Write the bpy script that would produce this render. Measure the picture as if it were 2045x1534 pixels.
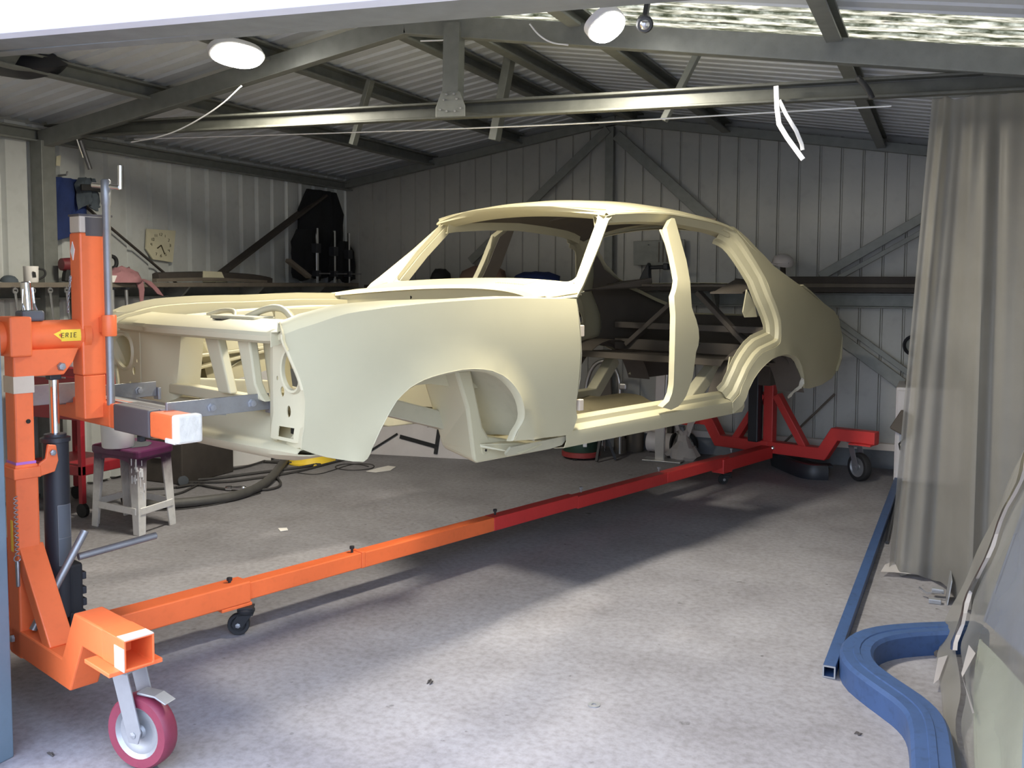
import bpy, bmesh, math, random
from mathutils import Vector, Matrix
from mathutils.geometry import delaunay_2d_cdt
random.seed(7)
S = bpy.context.scene
for o in list(bpy.data.objects): bpy.data.objects.remove(o)
COL = S.collection
PI = math.pi

# ---------------------------------------------------------------- camera, sky, sun, exposure
cam = bpy.data.cameras.new('camera'); cam.lens = 33.02; cam.sensor_width = 36; cam.shift_y = -0.0377
cam.clip_start = .05
co = bpy.data.objects.new('camera', cam); COL.objects.link(co)
co.matrix_world = Matrix(((0.909543, -0.032064, 0.414372, 0), (0.415586, 0.059401, -0.907612, 0), (0.004487, 0.997719, 0.067353, 1.36), (0, 0, 0, 1)))
S.camera = co
W = bpy.data.worlds.new('overcast_sky'); S.world = W; W.use_nodes = True
wn = W.node_tree.nodes; wl = W.node_tree.links
sky = wn.new('ShaderNodeTexSky'); sky.sky_type = 'NISHITA'; sky.sun_disc = False
sky.sun_elevation = math.radians(48); sky.sun_rotation = math.radians(236); sky.altitude = 50; sky.air_density = 1.0; sky.dust_density = 3.0; sky.ozone_density = 1.0
mixw = wn.new('ShaderNodeMixRGB'); mixw.inputs[0].default_value = .40; mixw.inputs[2].default_value = (7.8, 9.2, 12.0, 1)
wl.new(sky.outputs[0], mixw.inputs[1])
wl.new(mixw.outputs[0], wn['Background'].inputs[0]); wn['Background'].inputs[1].default_value = .54
S.view_settings.view_transform = 'Standard'; S.view_settings.look = 'None'
S.view_settings.gamma = 1.0; S.view_settings.use_curve_mapping = False
S.view_settings.exposure = 0.48
S.cycles.max_bounces = 8; S.cycles.diffuse_bounces = 5; S.cycles.transparent_max_bounces = 8

# ---------------------------------------------------------------- materials
def lin(c):
    c = c/255.0
    return c/12.92 if c <= .04045 else ((c + .055)/1.055)**2.4
def rgb(r, g, b): return (lin(r), lin(g), lin(b), 1)
def mat(name, col, rough=.5, metal=0.0, var=.12, scale=6.0, bump=0.0, bscale=60.0, col2=None, spec=.5, dirt=0.0, coat=0.0):
    m = bpy.data.materials.new(name); m.use_nodes = True
    n = m.node_tree.nodes; l = m.node_tree.links; p = n['Principled BSDF']
    p.inputs['Roughness'].default_value = rough; p.inputs['Metallic'].default_value = metal
    p.inputs['Specular IOR Level'].default_value = spec
    if coat: p.inputs['Coat Weight'].default_value = coat; p.inputs['Coat Roughness'].default_value = .15
    tc = n.new('ShaderNodeTexCoord'); nz = n.new('ShaderNodeTexNoise')
    nz.inputs['Scale'].default_value = scale; nz.inputs['Detail'].default_value = 6; nz.inputs['Roughness'].default_value = .62
    l.new(tc.outputs['Object'], nz.inputs['Vector'])
    rp = n.new('ShaderNodeValToRGB'); rp.color_ramp.elements[0].position = .3; rp.color_ramp.elements[1].position = .72
    a = tuple(max(0, x*(1 - var)) for x in col[:3]) + (1,)
    b = (col2 if col2 else tuple(min(1, x*(1 + var)) for x in col[:3]) + (1,))
    rp.color_ramp.elements[0].color = a; rp.color_ramp.elements[1].color = b
    l.new(nz.outputs['Fac'], rp.inputs[0]); last = rp.outputs[0]
    if dirt:
        n2 = n.new('ShaderNodeTexNoise'); n2.inputs['Scale'].default_value = scale*4; n2.inputs['Detail'].default_value = 8
        l.new(tc.outputs['Object'], n2.inputs['Vector'])
        r2 = n.new('ShaderNodeValToRGB'); r2.color_ramp.elements[0].position = .52; r2.color_ramp.elements[1].position = .75
        l.new(n2.outputs['Fac'], r2.inputs[0])
        mx = n.new('ShaderNodeMixRGB'); mx.blend_type = 'MULTIPLY'; mx.inputs[2].default_value = (1 - dirt, 1 - dirt, 1 - dirt*1.05, 1)
        l.new(r2.outputs[0], mx.inputs[0]); l.new(last, mx.inputs[1]); last = mx.outputs[0]
    l.new(last, p.inputs['Base Color'])
    if bump:
        n3 = n.new('ShaderNodeTexNoise'); n3.inputs['Scale'].default_value = bscale; n3.inputs['Detail'].default_value = 4
        l.new(tc.outputs['Object'], n3.inputs['Vector'])
        bp = n.new('ShaderNodeBump'); bp.inputs['Strength'].default_value = bump; bp.inputs['Distance'].default_value = .01
        l.new(n3.outputs['Fac'], bp.inputs['Height']); l.new(bp.outputs[0], p.inputs['Normal'])
    return m
M = {}
M['cream'] = mat('cream_primer_paint', rgb(190, 182, 152), .45, var=.03, scale=3, spec=.4)
M['cream_in'] = mat('cream_overspray', rgb(178, 172, 148), .65, var=.06, scale=4, dirt=.12)
M['primer_shade'] = mat('dark_grey_primer_and_shade', rgb(96, 88, 80), .75, var=.15, scale=3)  # dark primer grey; on the shell's liners it stands in for cabin shade
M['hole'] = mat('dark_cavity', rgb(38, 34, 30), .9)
M['orange'] = mat('orange_machine_paint', rgb(232, 110, 60), .42, var=.05, scale=8, dirt=.10)
M['red'] = mat('red_machine_paint', rgb(206, 58, 56), .42, var=.06, scale=8, dirt=.08)
M['steel'] = mat('bare_steel_plate', rgb(150, 150, 152), .42, .7, var=.12, scale=14, dirt=.15)
M['zinc'] = mat('zinc_plated_steel', rgb(150, 151, 154), .42, .5, var=.1, scale=12)
M['galv'] = mat('galvanised_steel', rgb(122, 124, 120), .5, .2, var=.14, scale=16, dirt=.10)
M['chrome'] = mat('polished_chrome', rgb(225, 226, 230), .12, 1.0, var=.02)
M['black'] = mat('black_paint', rgb(40, 42, 48), .45, var=.1)
M['blackrub'] = mat('black_rubber', rgb(34, 34, 36), .75, var=.15, scale=20)
M['hose'] = mat('dark_rubber_hose', rgb(62, 60, 60), .65, var=.15, scale=20)
M['hosegrey'] = mat('grey_vacuum_hose', rgb(86, 84, 82), .6, var=.12, scale=20)
M['labelgrey'] = mat('grey_label', rgb(84, 88, 94), .5, var=.08)
M['maskdk'] = mat('dark_masking_band', rgb(78, 72, 72), .6, var=.08)
M['tape'] = mat('cream_masking_tape', rgb(196, 182, 166), .7, var=.05, scale=20)
M['tapewhite'] = mat('white_wrapped_tape', rgb(210, 204, 192), .6, var=.06, scale=30, bump=.4, bscale=40)
M['yellow'] = mat('yellow_tag', rgb(244, 208, 66), .5, var=.04)
M['ink'] = mat('brown_black_ink', rgb(52, 44, 30), .6)
M['purpletape'] = mat('lilac_tape', rgb(168, 104, 190), .5)
M['maroon'] = mat('maroon_polyurethane_tyre', rgb(118, 42, 62), .5, var=.14, scale=14, dirt=.2)
def stool_mat():   # purple moulding with white overspray that thickens towards the feet
    m = mat('overspray_on_purple_plastic', rgb(226, 224, 222), .55, var=.06, scale=9, dirt=.15)
    n = m.node_tree.nodes; l = m.node_tree.links; p = n['Principled BSDF']
    src_ = p.inputs['Base Color'].links[0].from_socket; tc = n.new('ShaderNodeTexCoord'); sx = n.new('ShaderNodeSeparateXYZ'); l.new(tc.outputs['Object'], sx.inputs[0])
    nz = n.new('ShaderNodeTexNoise'); nz.inputs['Scale'].default_value = 14; nz.inputs['Detail'].default_value = 6; l.new(tc.outputs['Object'], nz.inputs['Vector'])
    ma = n.new('ShaderNodeMath'); ma.operation = 'MULTIPLY_ADD'; ma.inputs[1].default_value = .16; l.new(nz.outputs['Fac'], ma.inputs[0]); l.new(sx.outputs[2], ma.inputs[2])
    mr = n.new('ShaderNodeMapRange'); mr.inputs[1].default_value = .27; mr.inputs[2].default_value = .47; l.new(ma.outputs[0], mr.inputs[0])
    mx = n.new('ShaderNodeMixRGB'); mx.inputs[2].default_value = rgb(74, 44, 70); l.new(mr.outputs[0], mx.inputs[0]); l.new(src_, mx.inputs[1]); l.new(mx.outputs[0], p.inputs['Base Color']); return m
M['stoolw'] = stool_mat()
M['purple'] = mat('purple_plastic', rgb(92, 38, 78), .45, var=.25, scale=10)
M['white'] = mat('white_plastic', rgb(232, 232, 236), .4, var=.04)
M['whitepaint'] = mat('white_painted_panel', rgb(206, 200, 200), .5, var=.06)
M['paper'] = mat('white_paper', rgb(226, 222, 218), .8, var=.05)
M['clock'] = mat('aged_clock_face', rgb(196, 190, 164), .7, var=.07, scale=10)
M['bluecloth'] = mat('blue_cloth', rgb(26, 44, 92), .85, var=.3, scale=7, bump=.5, bscale=30)
M['greycloth'] = mat('slate_grey_cloth', rgb(70, 78, 86), .85, var=.2, scale=7)
M['darkcloth'] = mat('black_cloth', rgb(22, 24, 28), .95, var=.3, scale=6, bump=.5, bscale=20)
M['pink'] = mat('pink_rag', rgb(150, 106, 110), .9, var=.15, scale=12, bump=.5, bscale=30)
M['bluesteel'] = mat('blue_painted_steel', rgb(52, 76, 116), .5, var=.10, scale=9, dirt=.3)
M['shelf'] = mat('weathered_timber', rgb(104, 96, 86), .8, var=.2, scale=9)
M['timberdk'] = mat('dark_timber', rgb(64, 58, 54), .8, var=.2, scale=9)
M['toolred'] = mat('red_tool_cart_paint', rgb(150, 32, 44), .45, var=.1, scale=8, dirt=.1)
M['drillred'] = mat('dusty_dark_red_plastic', rgb(104, 36, 42), .5)
M['floorcream'] = mat('dull_floor_cream', rgb(128, 118, 92), .7, var=.12, scale=5, dirt=.2)  # darker version of the inner cream, for the floor pan
M['green'] = mat('dark_green_plastic', rgb(42, 66, 54), .5)
M['brickred'] = mat('red_plastic_band', rgb(150, 58, 58), .5)
M['panelblue'] = mat('slate_blue_car_panel', rgb(104, 116, 146), .5, var=.08)
M['panelgrey'] = mat('pale_green_grey_panel', rgb(150, 158, 146), .5, var=.08)
M['jamb'] = mat('blue_grey_door_frame_paint', rgb(92, 108, 120), .45, var=.1, scale=7, dirt=.1)
M['doorwhite'] = mat('white_door_paint', rgb(214, 204, 196), .5, var=.02)
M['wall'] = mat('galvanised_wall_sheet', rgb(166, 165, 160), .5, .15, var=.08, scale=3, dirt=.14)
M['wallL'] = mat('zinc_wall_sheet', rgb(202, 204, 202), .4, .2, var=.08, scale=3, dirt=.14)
M['roof'] = mat('galvanised_roof_sheet', rgb(208, 212, 218), .5, .1, var=.08, scale=3, dirt=.12)
M['kerb'] = mat('blue_grey_concrete', rgb(112, 116, 122), .8, var=.12, scale=12)
M['hoop'] = mat('satin_steel_tube', rgb(190, 188, 186), .3, .8, var=.05)
M['cardboard'] = mat('brown_cardboard', rgb(120, 96, 84), .85, var=.1)
M['printred'] = mat('red_print', rgb(166, 62, 58), .6)
def concrete():
    m = bpy.data.materials.new('dusty_concrete'); m.use_nodes = True
    n = m.node_tree.nodes; l = m.node_tree.links; p = n['Principled BSDF']; p.inputs['Roughness'].default_value = .62; p.inputs['Specular IOR Level'].default_value = .35
    tc = n.new('ShaderNodeTexCoord')
    def noise(sc, d=7, r=.6):
        z = n.new('ShaderNodeTexNoise'); z.inputs['Scale'].default_value = sc; z.inputs['Detail'].default_value = d; z.inputs['Roughness'].default_value = r
        l.new(tc.outputs['Object'], z.inputs['Vector']); return z.outputs['Fac']
    def ramp(f, p0, p1, c0, c1):
        r = n.new('ShaderNodeValToRGB'); r.color_ramp.elements[0].position = p0; r.color_ramp.elements[1].position = p1
        r.color_ramp.elements[0].color = c0; r.color_ramp.elements[1].color = c1; l.new(f, r.inputs[0]); return r.outputs[0]
    def mult(a, b, f=1.0):
        x = n.new('ShaderNodeMixRGB'); x.blend_type = 'MULTIPLY'; x.inputs[0].default_value = f; l.new(a, x.inputs[1]); l.new(b, x.inputs[2]); return x.outputs[0]
    base = ramp(noise(1.1), .3, .7, rgb(132, 130, 135), rgb(150, 148, 152))
    st = ramp(noise(2.6, 8, .6), .28, .58, rgb(228, 226, 225), (1, 1, 1, 1))
    fine = ramp(noise(38, 5), .3, .6, rgb(222, 220, 218), (1, 1, 1, 1))
    spots = ramp(noise(17, 3, .5), .24, .30, rgb(120, 114, 110), (1, 1, 1, 1))
    c = mult(mult(mult(base, st), fine), spots, .7)
    l.new(c, p.inputs['Base Color'])
    b = n.new('ShaderNodeBump'); b.inputs['Strength'].default_value = .15; b.inputs['Distance'].default_value = .01
    l.new(noise(55, 6), b.inputs['Height']); l.new(b.outputs[0], p.inputs['Normal'])
    return m
M['concrete'] = concrete()
def plastic_film(name, col, opac, rough=.25):
    m = bpy.data.materials.new(name); m.use_nodes = True
    n = m.node_tree.nodes; l = m.node_tree.links; n.remove(n['Principled BSDF'])
    out = n['Material Output']
    tr = n.new('ShaderNodeBsdfTransparent'); tr.inputs[0].default_value = (.93, .92, .9, 1)
    df = n.new('ShaderNodeBsdfDiffuse'); df.inputs[0].default_value = col
    tl = n.new('ShaderNodeBsdfTranslucent'); tl.inputs[0].default_value = col
    gl = n.new('ShaderNodeBsdfGlossy'); gl.inputs['Roughness'].default_value = rough
    tc = n.new('ShaderNodeTexCoord'); nz = n.new('ShaderNodeTexNoise'); nz.inputs['Scale'].default_value = 3; nz.inputs['Detail'].default_value = 5
    l.new(tc.outputs['Object'], nz.inputs['Vector'])
    mr = n.new('ShaderNodeMapRange'); mr.inputs[1].default_value = .3; mr.inputs[2].default_value = .7; mr.inputs[3].default_value = opac - .1; mr.inputs[4].default_value = opac + .08
    l.new(nz.outputs['Fac'], mr.inputs[0])
    a = n.new('ShaderNodeMixShader'); a.inputs[0].default_value = .4; l.new(df.outputs[0], a.inputs[1]); l.new(tl.outputs[0], a.inputs[2])
    b = n.new('ShaderNodeMixShader'); l.new(mr.outputs[0], b.inputs[0]); l.new(tr.outputs[0], b.inputs[1]); l.new(a.outputs[0], b.inputs[2])
    f = n.new('ShaderNodeFresnel'); f.inputs[0].default_value = 1.2
    c = n.new('ShaderNodeMixShader'); l.new(f.outputs[0], c.inputs[0]); l.new(b.outputs[0], c.inputs[1]); l.new(gl.outputs[0], c.inputs[2])
    l.new(c.outputs[0], out.inputs[0]); return m
M['film'] = plastic_film('dusty_clear_plastic_film', rgb(150, 147, 141), .66, .4)
M['film2'] = plastic_film('thin_clear_plastic_film', rgb(160, 160, 156), .36, .4)
M['bag'] = plastic_film('crumpled_clear_bag', rgb(214, 208, 206), .72)
def skylight_mat():
    m = bpy.data.materials.new('mossy_translucent_fibreglass'); m.use_nodes = True
    n = m.node_tree.nodes; l = m.node_tree.links; n.remove(n['Principled BSDF'])
    tl = n.new('ShaderNodeBsdfTranslucent'); tr = n.new('ShaderNodeBsdfTransparent'); df = n.new('ShaderNodeBsdfDiffuse')
    tc = n.new('ShaderNodeTexCoord'); mp = n.new('ShaderNodeMapping'); mp.inputs['Scale'].default_value = (4, 14, 1)
    l.new(tc.outputs['Object'], mp.inputs[0])
    nz = n.new('ShaderNodeTexNoise'); nz.inputs['Scale'].default_value = 2.4; nz.inputs['Detail'].default_value = 8; nz.inputs['Roughness'].default_value = .7
    l.new(mp.outputs[0], nz.inputs['Vector'])
    r = n.new('ShaderNodeValToRGB'); r.color_ramp.elements[0].position = .38; r.color_ramp.elements[0].color = rgb(104, 106, 84)
    r.color_ramp.elements[1].position = .64; r.color_ramp.elements[1].color = rgb(238, 230, 212)
    sx = n.new('ShaderNodeSeparateXYZ'); l.new(tc.outputs['Object'], sx.inputs[0])
    mt = n.new('ShaderNodeMath'); mt.operation = 'MULTIPLY'; mt.inputs[1].default_value = 2*math.pi/.127; l.new(sx.outputs[1], mt.inputs[0])
    ms = n.new('ShaderNodeMath'); ms.operation = 'SINE'; l.new(mt.outputs[0], ms.inputs[0])
    ma = n.new('ShaderNodeMath'); ma.operation = 'MULTIPLY_ADD'; ma.inputs[1].default_value = .07; l.new(ms.outputs[0], ma.inputs[0]); l.new(nz.outputs['Fac'], ma.inputs[2])
    l.new(ma.outputs[0], r.inputs[0]); l.new(r.outputs[0], tl.inputs[0]); l.new(r.outputs[0], tr.inputs[0])
    df.inputs[0].default_value = rgb(190, 190, 175)
    a = n.new('ShaderNodeMixShader'); a.inputs[0].default_value = .45; l.new(tl.outputs[0], a.inputs[1]); l.new(tr.outputs[0], a.inputs[2])
    b = n.new('ShaderNodeMixShader'); b.inputs[0].default_value = .12; l.new(a.outputs[0], b.inputs[1]); l.new(df.outputs[0], b.inputs[2])
    l.new(b.outputs[0], n['Material Output'].inputs[0]); return m
M['skylight'] = skylight_mat()
def emit(name, col, s):
    m = bpy.data.materials.new(name); m.use_nodes = True
    n = m.node_tree.nodes; p = n['Principled BSDF']; p.inputs['Base Color'].default_value = col
    p.inputs['Emission Color'].default_value = col; p.inputs['Emission Strength'].default_value = s; return m
M['lamp'] = emit('glowing_lamp_diffuser', (1, .98, .9, 1), 24)

# ---------------------------------------------------------------- mesh builder
ROOT = {}
class MB:
    def __init__(s): s.v = []; s.f = []
    def add(s, vs, fs):
        k = len(s.v); s.v += [tuple(v) for v in vs]; s.f += [tuple(i + k for i in f) for f in fs]; return s
    def box(s, lo, hi):
        x0, y0, z0 = lo; x1, y1, z1 = hi
        return s.add([(x0, y0, z0), (x1, y0, z0), (x1, y1, z0), (x0, y1, z0), (x0, y0, z1), (x1, y0, z1), (x1, y1, z1), (x0, y1, z1)],
                     [(3, 2, 1, 0), (4, 5, 6, 7), (0, 1, 5, 4), (1, 2, 6, 5), (2, 3, 7, 6), (3, 0, 4, 7)])
    def obox(s, c, size, R):
        hx, hy, hz = (q/2 for q in size); c = Vector(c)
        vs = [c + R @ Vector((sx*hx, sy*hy, sz*hz)) for sz in (-1, 1) for sx, sy in ((-1, -1), (1, -1), (1, 1), (-1, 1))]
        return s.add(vs, [(3, 2, 1, 0), (4, 5, 6, 7), (0, 1, 5, 4), (1, 2, 6, 5), (2, 3, 7, 6), (3, 0, 4, 7)])
    def bar(s, a, b, w, h, up=(0, 0, 1)):
        return s.sweep([a, b], [(-w/2, -h/2), (w/2, -h/2), (w/2, h/2), (-w/2, h/2)], up)
    def sweep(s, path, prof, up=(0, 0, 1), caps=True, closed=False):
        P = [Vector(p) for p in path]; n = len(P); up = Vector(up); rings = []
        for i in range(n):
            if closed: d0 = (P[i] - P[i-1]).normalized(); d1 = (P[(i+1) % n] - P[i]).normalized()
            else:
                d0 = (P[i] - P[i-1]).normalized() if i else (P[1] - P[0]).normalized()
                d1 = (P[i+1] - P[i]).normalized() if i < n-1 else d0
            t = (d0 + d1).normalized(); sd = t.cross(up)
            if sd.length < 1e-4: sd = t.cross(Vector((1, 0, .01)))
            sd.normalize(); u2 = sd.cross(t).normalized(); k = 1/max(.5, math.sqrt(max(.01, (1 + d0.dot(d1))/2)))
            # mitre in the bending plane
            bend = (d1 - d0)
            if bend.length > 1e-4:
                bd = bend.normalized()
                ring = []
                for (a, b) in prof:
                    off = sd*a + u2*b; c = off.dot(bd); ring.append(P[i] + off + bd*c*(k - 1))
            else: ring = [P[i] + sd*a + u2*b for a, b in prof]
            rings.append(ring)
        m = len(prof); vs = [v for r in rings for v in r]; fs = []
        for i in range(n if closed else n - 1):
            j = (i + 1) % n
            for q in range(m): fs.append((i*m + q, i*m + (q+1) % m, j*m + (q+1) % m, j*m + q))
        if caps and not closed: fs += [tuple(range(m-1, -1, -1)), tuple((n-1)*m + q for q in range(m))]
        return s.add(vs, fs)
    def tube(s, path, r, n=10, closed=False, caps=True):
        P = [Vector(p) for p in path]; N = len(P); rings = []; ref = None
        for i in range(N):
            if closed: t = (P[(i+1) % N] - P[i-1]).normalized()
            else: t = (P[min(i+1, N-1)] - P[max(i-1, 0)]).normalized()
            if ref is None:
                ref = t.orthogonal().normalized()
            else:
                ref = (ref - t*ref.dot(t)).normalized()
            b = t.cross(ref); rr = r[i] if isinstance(r, (list, tuple)) else r
            rings.append([P[i] + (ref*math.cos(2*PI*q/n) + b*math.sin(2*PI*q/n))*rr for q in range(n)])
        vs = [v for g in rings for v in g]; fs = []
        for i in range(N if closed else N-1):
            j = (i+1) % N
            for q in range(n): fs.append((i*n + q, i*n + (q+1) % n, j*n + (q+1) % n, j*n + q))
        if caps and not closed: fs += [tuple(range(n-1, -1, -1)), tuple((N-1)*n + q for q in range(n))]
        return s.add(vs, fs)
    def lathe(s, c, axis, prof, n=24, closed=False):
        A = Vector(axis).normalized(); u = A.orthogonal().normalized(); w = A.cross(u); c = Vector(c); m = len(prof); vs = []
        for q in range(n):
            d = u*math.cos(2*PI*q/n) + w*math.sin(2*PI*q/n)
            for (r, h) in prof: vs.append(c + d*r + A*h)
        fs = []
        for q in range(n):
            p = (q+1) % n
            for i in range(m if closed else m-1):
                j = (i+1) % m; fs.append((q*m + i, p*m + i, p*m + j, q*m + j))
        if not closed:
            if prof[0][0] > 1e-5: fs.append(tuple(q*m for q in range(n-1, -1, -1)))
            if prof[-1][0] > 1e-5: fs.append(tuple(q*m + m-1 for q in range(n)))
        return s.add(vs, fs)
    def grid(s, rows, wrap=False):
        m = len(rows[0]); vs = [v for r in rows for v in r]; fs = []
        for i in range(len(rows)-1):
            for j in range(m if wrap else m-1):
                k = (j+1) % m; fs.append((i*m + j, i*m + k, (i+1)*m + k, (i+1)*m + j))
        return s.add(vs, fs)
    def prism(s, poly, off):
        n = len(poly); off = Vector(off); a = [Vector(p) for p in poly]; b = [p + off for p in a]
        fs = [tuple(range(n-1, -1, -1)), tuple(range(n, 2*n))] + [(i, (i+1) % n, n + (i+1) % n, n + i) for i in range(n)]
        return s.add(a + b, fs)
def finish(name, vs, fs, m, parent=None, smooth=None, bevel=0, thick=0, tdir=0, weld=False, origin=None):
    off = Vector((0, 0, 0))
    if parent is not None: off = ROOT.get(parent.name, Vector((0, 0, 0)))
    elif origin is not None: off = Vector(origin)
    me = bpy.data.meshes.new(name)
    bm = bmesh.new(); bv = [bm.verts.new(Vector(v) - off) for v in vs]
    for f in fs:
        try: bm.faces.new([bv[i] for i in f])
        except ValueError: pass
    bmesh.ops.remove_doubles(bm, verts=bm.verts, dist=1e-5)
    bmesh.ops.recalc_face_normals(bm, faces=bm.faces)
    if thick:
        bmesh.ops.solidify(bm, geom=list(bm.faces), thickness=thick)
        bmesh.ops.recalc_face_normals(bm, faces=bm.faces)
    bm.to_mesh(me); bm.free()
    me.materials.append(m)
    o = bpy.data.objects.new(name, me); COL.objects.link(o)
    if smooth:
        me.shade_smooth(); me.set_sharp_from_angle(angle=math.radians(smooth))
    if bevel:
        b = o.modifiers.new('bevel', 'BEVEL'); b.width = bevel; b.segments = 2; b.limit_method = 'ANGLE'; b.angle_limit = math.radians(38)
    if parent is not None:
        o.parent = parent; ROOT[o.name] = off
    elif origin is not None: o.location = off; ROOT[o.name] = off
    else: ROOT[o.name] = off
    return o
def build(mb, name, m, parent=None, **k): return finish(name, mb.v, mb.f, M[m] if isinstance(m, str) else m, parent, **k)
def tag(o, label, cat, group=None):
    o['label'] = label; o['category'] = cat
    if group: o['group'] = group
    return o
def thing(name, label, cat, loc=(0, 0, 0), group=None, rz=0.0):
    o = bpy.data.objects.new(name, None); o.empty_display_size = .1; COL.objects.link(o)
    o.location = loc; o.rotation_euler = (0, 0, rz); ROOT[o.name] = Vector(loc) if rz == 0 else Vector((0, 0, 0))
    return tag(o, label, cat, group)
def struct(o): o['kind'] = 'structure'; return o
def sroot(name, loc=(0, 0, 0)):
    o = bpy.data.objects.new(name, None); COL.objects.link(o); o.location = loc; ROOT[o.name] = Vector(loc); o['kind'] = 'structure'; return o
def inpoly(p, poly):
    x, y = p; c = False; n = len(poly)
    for i in range(n):
        x1, y1 = poly[i]; x2, y2 = poly[i-1]
        if (y1 > y) != (y2 > y) and x < (x2 - x1)*(y - y1)/(y2 - y1) + x1: c = not c
    return c
def resample(path, step, closed=False):
    out = []; n = len(path); rng = n if closed else n-1
    for i in range(rng):
        a = Vector(path[i]); b = Vector(path[(i+1) % n]); k = max(1, int(round((b - a).length/step)))
        for j in range(k): out.append(tuple(a + (b - a)*j/k))
    if not closed: out.append(tuple(path[-1]))
    return out
def smoothp(path, it=2, closed=False):
    P = [Vector(p) for p in path]
    for _ in range(it):
        Q = []
        n = len(P)
        if not closed: Q.append(P[0])
        for i in range(n if closed else n-1):
            a, b = P[i], P[(i+1) % n]; Q += [a*.75 + b*.25, a*.25 + b*.75]
        if not closed: Q.append(P[-1])
        P = Q
    return [tuple(p) for p in P]
def panel2d(outer, holes=(), step=.05):
    """triangulated flat region with interior points; returns 2d verts and triangles"""
    outer = resample(outer, step, True); holes = [resample(h, step*.5, True) for h in holes]
    vs = [Vector(p) for p in outer]; es = [(i, (i+1) % len(outer)) for i in range(len(outer))]
    for h in holes:
        k = len(vs); vs += [Vector(p) for p in h]; es += [(k + i, k + (i+1) % len(h)) for i in range(len(h))]
    xs = [p[0] for p in outer]; zs = [p[1] for p in outer]; x = min(xs) + step*.5
    edge = list(vs)
    while x < max(xs):
        z = min(zs) + step*.5
        while z < max(zs):
            if inpoly((x, z), outer) and not any(inpoly((x, z), h) for h in holes):
                if min((Vector((x, z)) - e).length for e in edge) > step*.45: vs.append(Vector((x, z)))
            z += step
        x += step
    V, E, F, *_ = delaunay_2d_cdt(vs, es, [], 0, 1e-5)
    T = []
    for f in F:
        c = (sum(V[i][0] for i in f)/len(f), sum(V[i][1] for i in f)/len(f))
        if inpoly(c, outer) and not any(inpoly(c, h) for h in holes): T.append(tuple(f))
    return [tuple(v) for v in V], T
def ell(cx, cz, rx, rz, n=24): return [(cx + rx*math.cos(2*PI*i/n), cz + rz*math.sin(2*PI*i/n)) for i in range(n)]
def rotz(a): return Matrix.Rotation(a, 3, 'Z')
def lerp(a, b, t): return tuple(x + (y - x)*t for x, y in zip(a, b))
def interp(tab, x):
    if x <= tab[0][0]: return tab[0][1]
    for (a, b), (c, d) in zip(tab, tab[1:]):
        if x <= c: return b + (d - b)*(x - a)/(c - a)
    return tab[-1][1]

# ================================================================ SETTING
XL, XR, YB, YF = -5.10, .50, 7.42, 1.80
AP = -2.45; ZA = 2.735; SL = .160
def zr(x): return ZA - SL*abs(x - AP)
fl = MB().box((-9, -5, -.12), (4, YB, 0)); struct(build(fl, 'floor', 'concrete'))
def sheet_profile(w0, w1, pitch=.19, rib=.045, depth=.028):
    pts = []; k = max(1, int(round((w1 - w0)/pitch))); p = (w1 - w0)/k
    for i in range(k):
        a = w0 + i*p; pts += [(a, 0), (a + p - rib, 0), (a + p - rib*.72, depth), (a + p - rib*.28, depth)]
    pts.append((w1, 0)); return pts
# back wall: ribbed sheets, each one its own piece
wb = sroot('wall_back', (XL, YB, 0))
x = XL
while x < XR - .05:
    x1 = min(x + .76, XR); pr = sheet_profile(x, x1, .155, .022, .012)
    rows = [[(a, YB + d - .002*(i % 2), z0) for a, d in pr] for i, z0 in enumerate((.12,))]
    rows.append([(a, YB + d, zr(a) - .01) for a, d in pr])
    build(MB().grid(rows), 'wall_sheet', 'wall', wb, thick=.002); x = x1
build(MB().box((XL - .06, YB + .04, 0), (XR + .06, YB + .06, 2.9)), 'outer_cladding', 'wall', wb)
wlft = sroot('wall_left', (XL, YF, 0))
y = YF
while y < YB - .05:
    y1 = min(y + .76, YB); pr = sheet_profile(y, y1, .19, .05, .03)
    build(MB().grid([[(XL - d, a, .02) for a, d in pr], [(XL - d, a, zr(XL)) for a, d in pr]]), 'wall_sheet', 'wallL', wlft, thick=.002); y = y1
build(MB().box((XL - .06, YF, 0), (XL - .04, YB + .06, 2.4)), 'outer_cladding', 'wall', wlft)
wr = sroot('wall_right', (XR, YF, 0)); y = YF
while y < YB - .05:
    y1 = min(y + .76, YB); pr = sheet_profile(y, y1)
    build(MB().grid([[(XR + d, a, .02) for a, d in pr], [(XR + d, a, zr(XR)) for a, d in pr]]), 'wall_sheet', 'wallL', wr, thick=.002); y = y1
build(MB().box((XR + .04, YF, 0), (XR + .06, YB + .06, 2.4)), 'outer_cladding', 'wall', wr)
wf = sroot('wall_front', (XL, YF, 0))
build(MB().box((XL, YF - .04, 0), (-2.46, YF, 2.75)), 'wall_sheet', 'wall', wf)
build(MB().box((.21, YF - .04, 0), (XR, YF, 2.32)), 'wall_sheet', 'wall', wf)
build(MB().box((-2.46, YF - .02, 2.32), (XR, YF, 2.75)), 'wall_sheet', 'wall', wf)
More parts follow.
